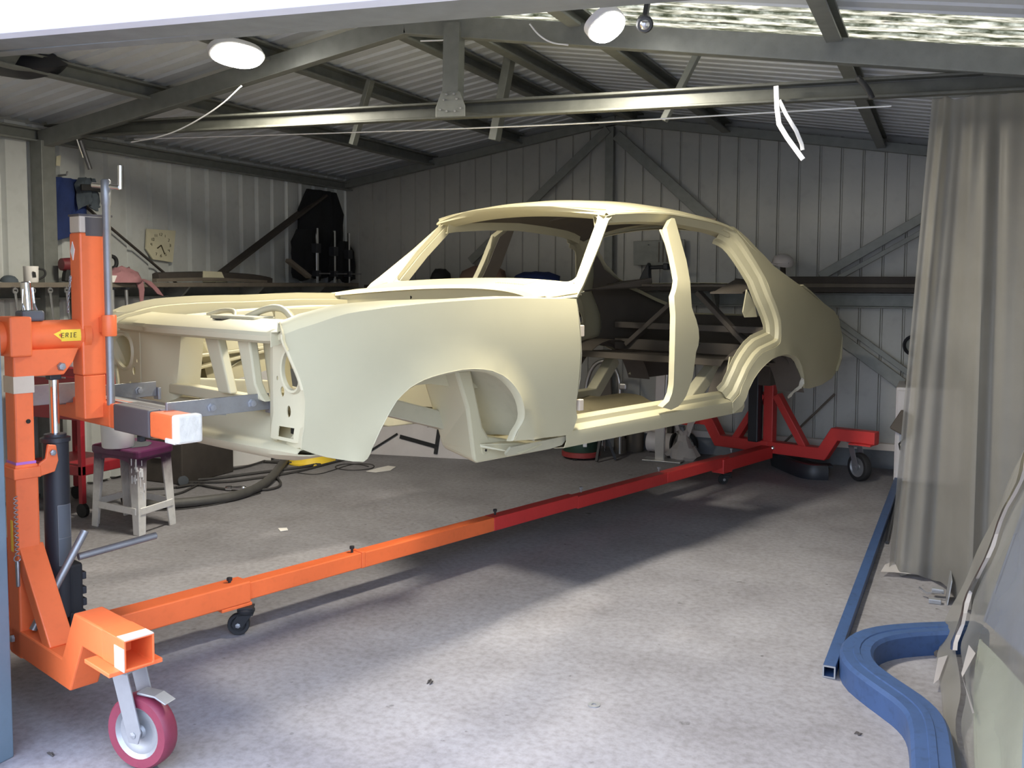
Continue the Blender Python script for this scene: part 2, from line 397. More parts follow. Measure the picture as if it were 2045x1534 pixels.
# roof: ribbed sheets running from ridge to eave, one translucent sheet pair on the right slope
def roof_sheet(side, y0, y1, m, parent, name):
    pr = sheet_profile(y0, y1, .127, .05, .022)
    xs = (AP, XL - .05) if side < 0 else (AP, XR + .05)
    return build(MB().grid([[(xx, a, zr(xx) + .03 + d) for a, d in pr] for xx in xs]), name, m, parent, thick=.002)
cl = sroot('ceiling', (AP, YF, ZA))
sky_lo, sky_hi = 3.97, 4.73
for side in (-1, 1):
    y = YF - .1
    edges = [1.70, 2.45, 3.21, sky_lo, sky_hi, 5.49, 6.25, 6.90, YB + .05]
    for a, b in zip(edges, edges[1:]):
        if side > 0 and a == sky_lo: continue
        roof_sheet(side, a, b, 'roof', cl, 'roof_sheet')
sw = sroot('window_1', (AP, sky_lo, ZA)); roof_sheet(1, sky_lo, sky_hi, 'skylight', sw, 'translucent_sheet')
# leaf litter and dirt lying on the translucent sheet
lt = MB()
for i in range(60):
    xx = random.uniform(-1.6, .4); yy = sky_lo + .06 + .127*random.randint(0, 5) + random.uniform(-.03, .03); r = random.choice((.008, .012, .02, .03))
    c = Vector((xx, yy, zr(xx) + .036)); k = random.randint(5, 7)
    lt.prism([c + Vector((math.cos(2*PI*q/k)*r*random.uniform(.6, 1.2), math.sin(2*PI*q/k)*r*random.uniform(.5, 1.), 0)) for q in range(k)], (0, 0, .01))
g = build(lt, 'leaf_litter', 'blackrub', sw); g['kind'] = 'stuff'
# purlins, rafters, tie beam, king post
def cee(mb, a, b, w=.06, h=.1, up=(0, 0, 1)):   # open channel
    t = .006
    return mb.sweep([a, b], [(-w/2, -h/2), (w/2, -h/2), (w/2, -h/2 + t*2), (-w/2 + t, -h/2 + t*2), (-w/2 + t, h/2 - t*2), (w/2, h/2 - t*2), (w/2, h/2), (-w/2, h/2)], up)
n = 0
for px in (-4.15, -3.30, -2.62, -2.26, -1.55, -.43):
    n += 1; z = zr(px) - .03
    struct(build(cee(MB(), (px, YF, z), (px, YB, z), .06, .09), 'trim_%d' % n, 'galv', origin=(px, YF, z)))
YP = 4.10
def member(mb, mname='galv'):
    global n; n += 1; c = mb.v[0]; return struct(build(mb, 'trim_%d' % n, mname, origin=c, bevel=.003))
zra = lambda x: zr(x) - .105
member(MB().bar((XL + .06, YP, zra(XL + .06)), (AP, YP, zra(AP)), .06, .10))
member(MB().bar((AP, YP, zra(AP)), (XR, YP, zra(XR)), .06, .10))
M['tiegalv'] = mat('dark_tie_beam', rgb(80, 81, 76), .5, .2, var=.2, scale=12, dirt=.2)  # galvanised tone set darker to hold down brightness beside the lamps
member(cee(MB(), (XL + .08, YP + .02, 2.265), (XR, YP + .02, 2.130), .05, .082), 'tiegalv')
# king post with riveted gusset
n += 1; kp = build(cee(MB(), (-2.185, YP - .02, 2.20), (-2.175, YP - .02, 2.60), .06, .085, (1, 0, 0)), 'trim_%d' % n, 'galv', origin=(-2.18, YP, 2.2)); struct(kp)
build(MB().prism([(-2.26, YP - .055, 2.155), (-2.10, YP - .055, 2.15), (-2.10, YP - .055, 2.20), (-2.13, YP - .055, 2.27), (-2.23, YP - .055, 2.27), (-2.26, YP - .055, 2.20)], (0, .006, 0)), 'gusset_plate', 'galv', kp, bevel=.002)
rv = [(-2.235, 2.19), (-2.215, 2.235), (-2.20, 2.26), (-2.16, 2.26), (-2.145, 2.235), (-2.125, 2.19), (-2.20, 2.18), (-2.155, 2.178)]
for a, b in rv: build(MB().lathe((a, YP - .055, b), (0, -1, 0), [(.006, 0), (.006, .003), (.003, .006), (0, .006)], 8), 'rivet', 'zinc', kp)
# braces between tie beam and rafters, and the second frame further back
member(MB().bar((-1.28, YP + .5, 2.16), (-1.10, YP + .5, 2.50), .03, .05, (0, 1, 0)))
member(MB().bar((-3.25, YP + .7, 2.18), (-3.12, YP + .7, 2.55), .03, .05, (0, 1, 0)))
member(MB().bar((-2.45, 5.1, 2.20), (-2.35, 5.1, 2.68), .05, .07, (0, 1, 0)))
# portal columns
member(MB().box((XL + .01, YP - .05, 0), (XL + .11, YP + .05, zra(XL))))
member(MB().box((XR - .12, YP - .05, 0), (XR - .02, YP + .05, zra(XR))))
# eave beam on left wall, gable rafters and braces on back wall
member(cee(MB(), (XL + .05, YF, 2.24), (XL + .05, YB, 2.24), .05, .08))
yb = YB - .04
member(MB().bar((XL, yb, zr(XL) - .06), (AP, yb, zr(AP) - .06), .05, .07))
member(MB().bar((AP, yb, zr(AP) - .06), (XR, yb, zr(XR) - .06), .05, .07))
member(cee(MB(), (-2.49, yb - .02, .1), (-2.49, yb - .02, 2.62), .05, .07, (1, 0, 0)))
member(MB().bar((-2.50, yb - .05, 2.60), (-3.75, yb - .05, 1.54), .07, .02, (0, 1, 0)))
member(MB().bar((-2.43, yb - .05, 2.55), (-1.25, yb - .05, 1.48), .085, .02, (0, 1, 0)))
member(cee(MB(), (XL, yb - .01, 1.235), (XR, yb - .01, 1.235), .05, .11))
member(MB().bar((-.83, yb - .05, 1.41), (.25, yb - .05, 2.07), .065, .02, (0, 1, 0)))
member(MB().bar((-.70, yb - .05, 1.40), (.35, yb - .05, 2.02), .035, .02, (0, 1, 0)))
member(MB().bar((-.95, yb - .05, 1.16), (-.22, yb - .05, .62), .085, .02, (0, 1, 0)))
member(MB().bar((-.80, yb - .05, 1.16), (-.12, yb - .05, .66), .04, .02, (0, 1, 0)))
n += 1; struct(build(MB().box((XL, YB - .06, .135), (XR, YB - .01, .185)), 'trim_%d' % n, 'doorwhite', origin=(XL, YB, .13)))
struct(build(MB().box((XL, YB - .05, 0), (XR, YB - .005, .135)), 'baseboard_back', 'kerb', origin=(XL, YB, 0)))
# left wall girt (carries the shelf), diagonal brace straps
member(cee(MB(), (XL + .04, YF, 1.28), (XL + .04, YB, 1.28), .05, .08))
member(MB().bar((XL + .06, 4.35, 1.87), (XL + .06, 5.25, 1.30), .012, .022, (1, 0, 0)), 'timberdk')
member(MB().bar((XL + .08, 5.45, 1.32), (XL + .08, 6.95, 2.12), .02, .09, (1, 0, 0)), 'timberdk')
# door frame, raised white door, front header beam
n += 1; jb = build(MB().box((-2.475, 1.665, 0), (-2.368, 1.775, 2.02)), 'trim_%d' % n, 'jamb', origin=(-2.4, 1.72, 0), bevel=.004); struct(jb)
n += 1; struct(build(MB().box((.152, 1.70, 0), (.21, 1.80, 2.02)), 'trim_%d' % n, 'jamb', origin=(.18, 1.75, 0), bevel=.004))
d1 = sroot('door_1', (-2.4, 1.7, 2.0))
build(MB().prism([(-2.9, 1.66, 2.008), (.6, 1.66, 1.855), (.6, 1.66, 2.7), (-2.9, 1.66, 2.7)], (0, .03, 0)), 'door_panel', 'doorwhite', d1)
build(MB().bar((-2.9, 1.655, 2.012), (.6, 1.655, 1.859), .05, .02), 'bottom_rail', 'white', d1, bevel=.003)
build(MB().box((-1.09, 1.60, 1.945), (-.985, 1.65, 1.975)), 'door_handle', 'blackrub', d1, bevel=.01)
build(MB().box((-1.115, 1.62, 1.95), (-1.10, 1.66, 1.99)), 'bracket', 'zinc', d1)
member(MB().prism([(-2.9, 1.84, 2.015), (.6, 1.84, 1.88), (.6, 1.84, 1.985), (-2.9, 1.84, 2.125)], (0, .05, 0)))
member(MB().prism([(-2.9, 1.72, 2.02), (.6, 1.72, 1.87), (.6, 1.72, 1.90), (-2.9, 1.72, 2.05)], (0, .12, 0)))

# ================================================================ CAR BODY
ZB = 1.335
def hw(x, z):
    if z <= 1.10: h = .71 - .28*(1.10 - z)**2
    elif z <= ZB: h = .71 - .35*(z - 1.10)**2
    else: h = .690 - .40*(z - ZB)
    if x < .2: h -= .06*((.2 - x)/.9)**2
    if x > 2.2: h -= .08*((x - 2.2)/1.2)**2
    return h

CX, CY, CT = -2.26967, 3.20168, 1.26485
car = thing('sedan_car', 'stripped cream sedan bodyshell without doors, bonnet or wheels, held up on the rotisserie', 'car', (CX, CY, 0), rz=CT)
AXF, AZF, ARF = .03, .585, .458
AXR, AZR, ARR = 2.60, .525, .445
def flare(x, z):
    f = 0.0
    if z > .66:
        for (a, b, r) in ((AXF, AZF, ARF), (AXR, AZR, ARR)):
            d = math.hypot(x - a, z - b); f += (.016*math.exp(-((d - r)/.04)**2))
    return f
def crease(x, z):   # swage along the bottom of the body side
    return .006*max(0.0, min(1.0, (.80 - z)/.02)) if z < .80 else 0.0
def sk(x, z, s): return (x, s*(hw(x, z) + flare(x, z) + crease(x, z)), z)
ZT = [(-.70, 1.195), (-.66, 1.205), (-.60, 1.222), (-.5, 1.243), (-.4, 1.258), (-.1, 1.279), (.28, 1.292), (.75, 1.287)]
FEND = [(0.724, 1.291), (0.558, 1.294), (0.435, 1.296), (0.277, 1.298), (0.15, 1.295), (0.072, 1.292), (-0.028, 1.288), (-0.111, 1.284), (-0.19, 1.279), (-0.266, 1.274), (-0.338, 1.267), (-0.399, 1.261), (-0.453, 1.254), (-0.503, 1.243), (-0.561, 1.227), (-0.597, 1.218), (-0.63, 1.21), (-0.658, 1.201), (-0.682, 1.194), (-0.683, 1.182), (-0.677, 1.16), (-0.666, 1.138), (-0.657, 1.115), (-0.645, 1.089), (-0.635, 1.067), (-0.624, 1.039), (-0.617, 1.015), (-0.611, 0.985), (-0.61, 0.958), (-0.61, 0.925), (-0.611, 0.89), (-0.615, 0.861), (-0.615, 0.825), (-0.571, 0.805), (-0.523, 0.787), (-0.465, 0.771), (-0.425, 0.761), (-0.388, 0.756), (-0.372, 0.764), (-0.362, 0.78), (-0.348, 0.815), (-0.332, 0.855), (-0.312, 0.892), (-0.29, 0.926), (-0.267, 0.955), (-0.24, 0.977), (-0.211, 0.996), (-0.181, 1.009), (-0.152, 1.019), (-0.118, 1.027), (-0.081, 1.033), (-0.041, 1.038), (0.028, 1.044), (0.089, 1.043), (0.138, 1.038), (0.187, 1.029), (0.247, 1.008), (0.279, 0.99), (0.303, 0.973), (0.328, 0.951), (0.348, 0.93), (0.366, 0.905), (0.38, 0.879), (0.392, 0.848), (0.396, 0.825), (0.393, 0.804), (0.377, 0.773), (0.364, 0.735), (0.469, 0.729), (0.597, 0.722), (0.726, 0.716), (0.737, 0.743), (0.743, 0.765), (0.753, 0.787), (0.743, 0.817), (0.737, 0.845), (0.735, 0.908), (0.739, 1.001), (0.742, 1.079), (0.735, 1.149), (0.731, 1.201), (0.726, 1.254)]
iA = 0
for s in (-1, 1):
    V2, T = panel2d(FEND, [], .055)
    mb = MB(); mb.add([sk(x, z, s) for x, z in V2], T)
    o = finish('front_fender', mb.v, mb.f, M['cream'], car, smooth=35, thick=.004)
    # rolled top edge turning in to the bonnet gutter
    top = [p for p in FEND[:19]]; rows = []
    for q, (dy, k) in enumerate(((0, 0), (.012, .55), (.03, .85), (.05, 1.0))):
        rows.append([(x + (.004 if x < -.6 else 0)*q, s*(hw(x, z) - dy), z + k*(.007 + .030*max(0, min(1, (-x + .0)/.6)))) for x, z in top])
    rows.append([(x, y - s*.004, z - .03) for x, y, z in rows[-1]]); rows.append([(x, y - s*.035, z - .002) for x, y, z in rows[-1]]); rows.append([(x, y - s*.002, z - .05) for x, y, z in rows[-1]])
    build(MB().grid(rows), 'fender_top_rail', 'cream', car, smooth=40, thick=.003)
    fe = FEND[18:27]
    rows = [[(x + dx, s*(hw(x, z) - dy), z) for x, z in fe] for dx, dy in ((0, 0), (-.004, .006), (-.003, .014), (.006, .020), (.045, .024))]
    build(MB().grid(rows), 'lamp_surround', 'cream', car, smooth=50, thick=.002)
    ub = FEND[30:37]
    build(MB().grid([[(x, s*(hw(x, z) + .001), z + .004) for x, z in ub], [(x + .01, s*(hw(x, z) - .04), z - .004) for x, z in ub], [(max(x, -.60) + .03, s*.42, .765) for x, z in ub]]), 'nose_underpan', 'cream', car, smooth=50, thick=.003)
    # wheel arch return flange
    arch = [p for p in FEND if .33 < math.hypot(p[0] - AXF, p[1] - AZF) < .50 and p[1] > .68 and -.40 < p[0] < .44]
    arch.sort(key=lambda p: math.atan2(p[1] - AZF, p[0] - AXF))
    rows = []
    for dy, dr in ((0, 0), (.006, .004), (.012, .008), (.03, .010)):
        rows.append([(x - (x - AXF)/math.hypot(x - AXF, z - AZF)*dr, s*(hw(x, z) + flare(x, z) - dy), z - (z - AZF)/math.hypot(x - AXF, z - AZF)*dr) for x, z in arch])
    build(MB().grid(rows), 'wheel_arch_lip', 'cream', car, smooth=50, thick=.002)
    # rear inner wheelhouse / splash panel behind the arch
    rows = []
    for a in range(0, 10):
        t = math.radians(17 + a*8); R = ARF + .01
        rows.append([(AXF + R*math.cos(t)*k, s*yy, AZF + R*math.sin(t)*k) for yy, k in ((.685, 1.0), (.64, 1.02), (.56, 1.04), (.47, 1.02), (.40, .96))])
    build(MB().grid(rows), 'wheelhouse', 'cream_in', car, smooth=60, thick=.003)
    rows = []
    for a in range(0, 9):
        t = math.radians(84 + a*8); R = ARF + .015
        rows.append([(AXF + R*math.cos(t), s*yy, AZF + R*math.sin(t)) for yy in (.675, .60, .52, .44)])
    build(MB().grid(rows), 'front_wheelhouse', 'cream_in', car, smooth=60, thick=.003)
    # inner apron with headlamp-side rails
    def ap(x): return interp([(-.58, .50), (-.2, .49), (.62, .52)], x)
    rows = []
    for x in [-.58, -.50, -.42, -.36] + [(-.30 + i*.1) for i in range(10)]:
        zt = interp(ZT, x) - .045
        rows.append([(x, s*(ap(x) + .07), zt), (x, s*(ap(x) + .01), zt - .006), (x, s*ap(x), zt - .03), (x, s*ap(x), 1.10 if x > -.36 else 1.17), (x, s*(ap(x) - .03), 1.06 if x > -.36 else 1.165), (x, s*(ap(x) - .03), .93 + .18*max(0, .25 - abs(x - .05)) if x > -.36 else 1.16)])
    build(MB().grid(rows), 'inner_apron', 'cream', car, smooth=35, thick=.003)
    mbx = MB()
    for (x0, z0, x1, z1) in ((.05, 1.13, .30, 1.235),):
        mbx.prism([(x0, s*(ap(x0) - .002), z0), (x1, s*(ap(x1) - .002), z0), (x1, s*(ap(x1) - .002), z1), (x0, s*(ap(x0) - .002), z1)], (0, -s*.006, 0))
    build(mbx, 'pressed_panel', 'cream', car, bevel=.005)
    build(MB().lathe((.40, s*(ap(.40) - .003), 1.222), (0, -s, 0), [(.012, 0), (.012, .001), (0, .001)], 12), 'drain_hole', 'hole', car)
    for (x0, z0, x1, z1) in ((-.46, .985, .08, 1.075), (-.45, 1.045, .0, 1.07)):
        build(MB().bar((x0, s*.425, z0), (x1, s*.445, z1), .035, .014), 'apron_ridge', 'cream', car, bevel=.004)
    # chassis rail
    build(MB().sweep([(-.50, s*.36, .940), (-.1, s*.36, .90), (.25, s*.34, .80), (.55, s*.33, .70), (1.6, s*.33, .67), (2.2, s*.33, .68), (2.45, s*.36, .88)], [(-.035, -.035), (.035, -.035), (.035, .035), (-.035, .035)]), 'chassis_rail', 'cream_in', car, bevel=.006)
    # headlamp panel (outer face with holes) and its inboard wall
    yo = lambda z: hw(-.64, z) - .008
    zz = [1.175, 1.15, 1.10, 1.05, 1.0, .95, .90, .86, .842]
    out = [(yo(z), z) for z in zz] + [(.60, .838), (.462, .84), (.462, .92), (.462, 1.0), (.462, 1.10), (.465, 1.16)]
    holes = [ell(.580, 1.073, .058, .066), ell(.515, .998, .011, .017, 12), ell(.550, .935, .011, .020, 12), ell(.487, 1.04, .005, .008, 8), [(.590, .850), (.590, .884), (.503, .883), (.503, .850)]]
    FX = [(.80, -.606), (.89, -.611), (.985, -.611), (1.067, -.635), (1.138, -.666), (1.18, -.683)]
    def hx(y, z): return -.594 + (interp(FX, z) + .018 + .594)*max(0, min(1, (y - .52)/.13))**2 - .012*max(0, min(1, (.92 - z)/.06))
    V2, T = panel2d(out, holes, .035)
    mb = MB().add([(hx(y, z), s*y, z) for y, z in V2], T)
    hp = finish('headlamp_panel', mb.v, mb.f, M['cream'], car, smooth=40, thick=.004)
    # raised rim round the lamp hole
    build(MB().grid([[(hx(.580 + r*.86*math.cos(t), 1.073 + r*math.sin(t)) - h, s*(.580 + r*.86*math.cos(t)), 1.073 + r*math.sin(t)) for t in [2*PI*i/28 for i in range(29)]] for r, h in ((.064, .0), (.066, .012), (.074, .014), (.080, .002))]), 'lamp_rim', 'cream', hp, smooth=50)
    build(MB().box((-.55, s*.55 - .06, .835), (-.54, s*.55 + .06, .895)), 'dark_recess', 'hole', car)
    rows = []
    for z, tx in ((1.165, 1.0), (1.10, .8), (1.02, .5), (.94, .15), (.90, 0.0), (.83, 0.0)):
        rows.append([(-.594, s*.47, z), (-.590, s*.45, z), (-.582, s*.425, z), (-.568, s*.398, z), (-.550, s*.373, z), (-.530, s*(.350 - .030*tx), z), (-.518, s*(.335 - .055*tx), z), (-.470, s*(.325 - .055*tx), z), (-.42, s*(.33 - .05*tx), z)])
    build(MB().grid(rows), 'headlamp_side_wall', 'cream', car, smooth=50, thick=.004)
# radiator support: upper bar, lower bar, two slanting struts, valance
prof = [(-.585, 1.150), (-.615, 1.154), (-.628, 1.163), (-.630, 1.180), (-.622, 1.192), (-.590, 1.205), (-.47, 1.226), (-.455, 1.217), (-.455, 1.180)]
rows = []
for i in range(61):
    y = -.585 + 1.225*i/60; e = max(0, (abs(y) - .42)/.232); st_ = .016*max(0, min(1, (y - .365)/.03))*max(0, min(1, (.60 - y)/.1))
    rows.append([(x - .042*e*e + (st_ if x < -.56 else 0), y, z + (.012 if z > 1.18 else .022)*e*e) for x, z in prof])
build(MB().grid(rows), 'upper_tie_panel', 'cream', car, smooth=32, thick=.004)
for s in (-1, 1):   # nose corners joining the bar to the fender tips
    A_ = []
    for x, z in prof[:7]:
        y = .585; e = (y - .42)/.232; A_.append((x - .042*e*e, s*y, z + (.012 if z > 1.18 else .022)*e*e))
    B_ = [(x, s*(hw(x, z) - d), z) for x, z, d in ((-.673, 1.152, -.001), (-.680, 1.166, -.001), (-.684, 1.180, -.001), (-.684, 1.194, .0), (-.680, 1.215, .012), (-.677, 1.228, .03), (-.655, 1.236, .052))]
    rows = []
    for t in [i/6 for i in range(7)]:
        rows.append([lerp(a, b, t) for a, b in zip(A_, B_)])
    rows.append([(x + .004, y, z - .006) for x, y, z in B_])
    build(MB().grid(rows), 'nose_corner', 'cream', car, smooth=60, thick=.003)
build(MB().box((-.50, -.20, 1.219), (-.41, .10, 1.232)), 'catch_platform', 'cream', car, bevel=.006)
build(MB().box((-.535, -.045, 1.2175), (-.50, .02, 1.221)), 'catch_slot', 'hole', car)
build(MB().tube(smoothp([(-.44, -.06, 1.225), (-.40, -.14, 1.262), (-.40, -.24, 1.262), (-.44, -.36, 1.22)], 2), .013, 8), 'catch_bow', 'cream', car, smooth=60)
build(MB().tube(smoothp([(-.44, .22, 1.225), (-.40, .18, 1.245), (-.40, .08, 1.245), (-.44, .02, 1.22)], 2), .010, 8), 'catch_bow', 'cream', car, smooth=60)
build(MB().prism([(-.565, .030, 1.155), (-.565, -.062, 1.155), (-.565, -.140, .955), (-.565, -.062, .955)], (.035, 0, 0)), 'grille_strut', 'cream', car, bevel=.006)
build(MB().prism([(-.585, -.222, 1.16), (-.585, -.300, 1.16), (-.585, -.332, 1.01), (-.585, -.358, .975), (-.585, -.390, .95), (-.585, -.285, .962)], (.035, 0, 0)), 'grille_strut', 'cream', car, bevel=.006)
build(MB().prism([(-.535, .47, .915), (-.535, -.40, .913), (-.535, -.40, .950), (-.535, .2, .957), (-.535, .47, .950)], (.05, 0, 0)), 'lower_crossmember', 'cream', car, bevel=.006)
rows = []
for i in range(31):
    y = -.628 + 1.256*i/30; e = max(0, (abs(y) - .48)/.148); c = .05*(y/.66)**2
    rows.append([(x + c*.6, y, z + ((.804 - z)*.75*e if z < .8 else .0)) for x, z in ((-.50, .905), (-.54, .885), (-.575, .84), (-.60, .825), (-.64, .82), (-.652, .808), (-.645, .79), (-.60, .765), (-.54, .752), (-.44, .752))])
build(MB().grid(rows), 'front_valance', 'cream', car, smooth=40, thick=.004)
# cowl, firewall
def cowx(y): return .745 - .60*y*y
def wbx(y): return .955 - .13*(abs(y)/.6)**1.6
def wbz(y): return 1.380 - .022*(abs(y)/.6)**2
rows = []
ys = [-.685 + 1.37*i/30 for i in range(31)]
for t in (0, .06, .12, .22, .26, .5, .8, 1.0):
    r = []
    for y in ys:
        x0, x1 = cowx(y), wbx(y); z0, z1 = 1.336 - .046*(abs(y)/.685)**2, wbz(y) - .03*max(0, (abs(y) - .6)/.085)
        z = z0 + (z1 - z0)*t + (.008 if .04 < t < .24 else 0) - (.006 if t == 0 else 0)
        r.append((x0 + (x1 - x0)*t, y, z))
    rows.append(r)
build(MB().grid(rows), 'cowl_panel', 'cream', car, smooth=28, thick=.004)
for i in range(13):
    y = -.14 - .018*i; t = .62
    a = Vector((cowx(y) + (wbx(y) - cowx(y))*.45, y, 0)); b = Vector((cowx(y) + (wbx(y) - cowx(y))*.78, y - .012, 0))
    zq = 1.336 - .046*(abs(y)/.685)**2; za = zq + (wbz(y) - zq)*.45 + .003; zb = zq + (wbz(y) - zq)*.78 + .003
    build(MB().bar((a.x, a.y, za), (b.x, b.y, zb), .0035, .004), 'cowl_vent_slot', 'cream_in', car)
rows = [[(cowx(y) + .03, y, 1.328 - .046*(abs(y)/.685)**2) for y in ys[1:-1]]] + [[(cowx(y) + .03, y, z - (.02 if z > 1.25 and abs(y) > .5 else 0)) for y in ys[1:-1]] for z in (1.30, 1.28, 1.2, .75)]
build(MB().grid(rows), 'firewall', 'cream', car, smooth=40, thick=.004)
for (y, z) in ((.32, 1.283), (.26, 1.262), (.18, 1.258)):
    build(MB().lathe((cowx(y) + .028, y, z), (-1, 0, 0), [(.008, 0), (.008, .003), (0, .003)], 10), 'firewall_hole', 'hole', car)
# door and window surround
OP = [(.735, .696, 1.30), (.78, .690, 1.345), (.995, .613, 1.526), (1.119, .568, 1.640), (1.16, .558, 1.672), (1.20, .552, 1.683)]
WP_ = [(.80, .640, 1.325), (.838, .60, 1.358), (.97, .566, 1.512), (1.085, .532, 1.632), (1.108, .524, 1.660), (1.114, .532, 1.674)]
def wtx(y): return 1.082 + .036*(y/.52)**2
def wtz(y): return 1.703 - .035*(y/.52)**2
for s in (-1, 1):
    o_ = resample(OP, .05); w_ = resample(WP_, .05); k = min(len(o_), len(w_)); o_ = [lerp(o_[0], o_[-1], 0) if i == 0 else o_[int(i*(len(o_)-1)/(k-1))] for i in range(k)]; w_ = [w_[int(i*(len(w_)-1)/(k-1))] for i in range(k)]
    rows = [[(x + .035, s*(y - .035), z - .01) for x, y, z in o_], [(x + .004, s*(y - .003), z) for x, y, z in o_], [(x - .004, s*y, z) for x, y, z in o_],
            [lerp((a[0], s*a[1], a[2]), (b[0], s*b[1], b[2]), .40) for a, b in zip(o_, w_)],
            [(q[0] + .006, q[1] - s*.004, q[2]) for q in [lerp((a[0], s*a[1], a[2]), (b[0], s*b[1], b[2]), .50) for a, b in zip(o_, w_)]],
            [(x, s*y, z) for x, y, z in w_], [(x + .02, s*(y - .001), z - .008) for x, y, z in w_], [(x + .022, s*(y - .018), z - .006) for x, y, z in w_], [(x + .06, s*(y - .02), z - .02) for x, y, z in w_]]
    build(MB().grid(rows), 'windscreen_pillar', 'cream', car, smooth=35, thick=.003)
    # rounded lower corner of the windscreen opening
    Cn = Vector((.836, s*.603, 1.357)); A_ = Cn + (Vector((.97, s*.566, 1.512)) - Cn).normalized()*.075; B_ = Vector((wbx(.525), s*.525, wbz(.525)))
    arc = [A_*(1-t)**2 + Cn*2*t*(1-t) + B_*t*t for t in [i/8 for i in range(9)]]
    build(MB().grid([[Cn]*9, arc]), 'screen_corner', 'cream', car, thick=.004)
    Cn = Vector((1.112, s*.523, 1.664)); A_ = Cn + (Vector((.97, s*.566, 1.512)) - Cn).normalized()*.05; B_ = Vector((wtx(.47), s*.47, wtz(.47)))
    arc = [A_*(1-t)**2 + Cn*2*t*(1-t) + B_*t*t for t in [i/8 for i in range(9)]]
    build(MB().grid([[Cn]*9, arc]), 'screen_corner', 'cream', car, thick=.004)
    # cowl corner
    build(MB().grid([[(.54, s*.69, 1.285), (.735, s*.697, 1.296), (.78, s*.692, 1.345)], [(.545, s*.655, 1.296), (.70, s*.66, 1.315), (.82, s*.62, 1.352)]]), 'cowl_corner', 'cream', car, smooth=40, thick=.004)
    # hinge pillar face inside the door opening
    hp2 = [(.735, 1.295), (.748, 1.18), (.758, 1.06), (.756, .95), (.742, .85), (.735, .75)]
    build(MB().grid([[(x, s*(hw(x, z) - .006), z) for x, z in hp2], [(x + .004, s*(hw(x, z) - .05), z) for x, z in hp2], [(x - .03, s*(hw(x, z) - .16), z) for x, z in hp2]]), 'hinge_pillar', 'cream_in', car, smooth=40, thick=.004)
    for z in (1.155, .84): build(MB().box((.755, s*.684 - .012, z - .024), (.784, s*.684 + .010, z + .024)), 'hinge_plate', 'tape', car, bevel=.003)
yt = [-.552 + 1.104*i/24 for i in range(25)]
def rfx(y): return 1.035 + .085*(y/.55)**2
def rfz(y): return 1.722 - .030*(y/.55)**2
rows = [[(wtx(y) + .06, y, wtz(y) - .018) for y in yt], [(wtx(y) + .02, y, wtz(y) - .010) for y in yt], [(wtx(y), y, wtz(y)) for y in yt], [(wtx(y) - .012, y, wtz(y) + .003) for y in yt],
        [(lerp((wtx(y), 0, wtz(y)), (rfx(y), 0, rfz(y)), .5)[0], y, lerp((wtx(y), 0, wtz(y)), (rfx(y), 0, rfz(y)), .45)[2]) for y in yt], [(rfx(y) + .006, y, rfz(y) - .004) for y in yt], [(rfx(y), y, rfz(y) + .004) for y in yt]]
build(MB().grid(rows), 'windscreen_header', 'cream', car, smooth=40, thick=.003)
# roof skin
ZRAIL = [(1.10, 1.672), (1.18, 1.685), (1.40, 1.703), (1.662, 1.712), (1.864, 1.704), (2.112, 1.688), (2.213, 1.672), (2.32, 1.640)]
YRAIL = [(1.10, .560), (1.18, .553), (1.40, .545), (1.662, .540), (1.864, .543), (2.112, .549), (2.213, .556), (2.32, .570)]
ZCEN = [(1.035, 1.726), (1.15, 1.748), (1.35, 1.772), (1.65, 1.788), (1.95, 1.786), (2.2, 1.762), (2.36, 1.725), (2.42, 1.70)]
rows = []
for i in range(33):
    t = i/32; r = []
    for j in range(25):
        v = -1 + j/12; xf = 1.035 + .085*v*v; xr = 2.42 - .10*v*v; x = xf + (xr - xf)*t
        w = abs(v)**2.2; zc = interp(ZCEN, x - .085*v*v*(1-t)); ze = interp(ZRAIL, x)
        r.append((x, v*interp(YRAIL, x), zc + (ze - zc)*w))
    rows.append(r)
build(MB().grid(rows), 'roof_skin', 'cream', car, smooth=45, thick=-.004)
for s in (-1, 1):
    xs = [1.12 + i*.06 for i in range(20)]
    rows = [[(x, s*(interp(YRAIL, x) + .002), interp(ZRAIL, x) + .002) for x in xs], [(x, s*(interp(YRAIL, x) + .012), interp(ZRAIL, x) - .004) for x in xs], [(x, s*(interp(YRAIL, x) + .012), interp(ZRAIL, x) - .012) for x in xs],
            [(x, s*(interp(YRAIL, x) - .004), interp(ZRAIL, x) - .014) for x in xs], [(x, s*(interp(YRAIL, x) - .02), interp(ZRAIL, x) - .05) for x in xs], [(x, s*(interp(YRAIL, x) - .07), interp(ZRAIL, x) - .06) for x in xs], [(x, s*(interp(YRAIL, x) - .08), interp(ZRAIL, x) - .01) for x in xs]]
    build(MB().grid(rows), 'roof_rail', 'cream', car, smooth=35, thick=.003)
rows = []
for i in range(17):
    x = 1.14 + 1.2*i/16
    rows.append([(x, v*(interp(YRAIL, x) - .05), interp(ZCEN, x) - .022 + (interp(ZRAIL, x) - interp(ZCEN, x) + .0)*abs(v)**2.2) for v in [-1 + j/8 for j in range(17)]])
build(MB().grid(rows), 'roof_shade_liner', 'primer_shade', car, smooth=60, thick=.003)  # added skin; its dark colour paints the shade under the roof
for x in (1.45, 1.85, 2.2):
    build(MB().tube([(x, -.5 + i*.1, 1.70 + .05*(1 - ((-.5 + i*.1)/.5)**2)) for i in range(11)], .010, 6), 'roof_bow', 'primer_shade', car, smooth=60)
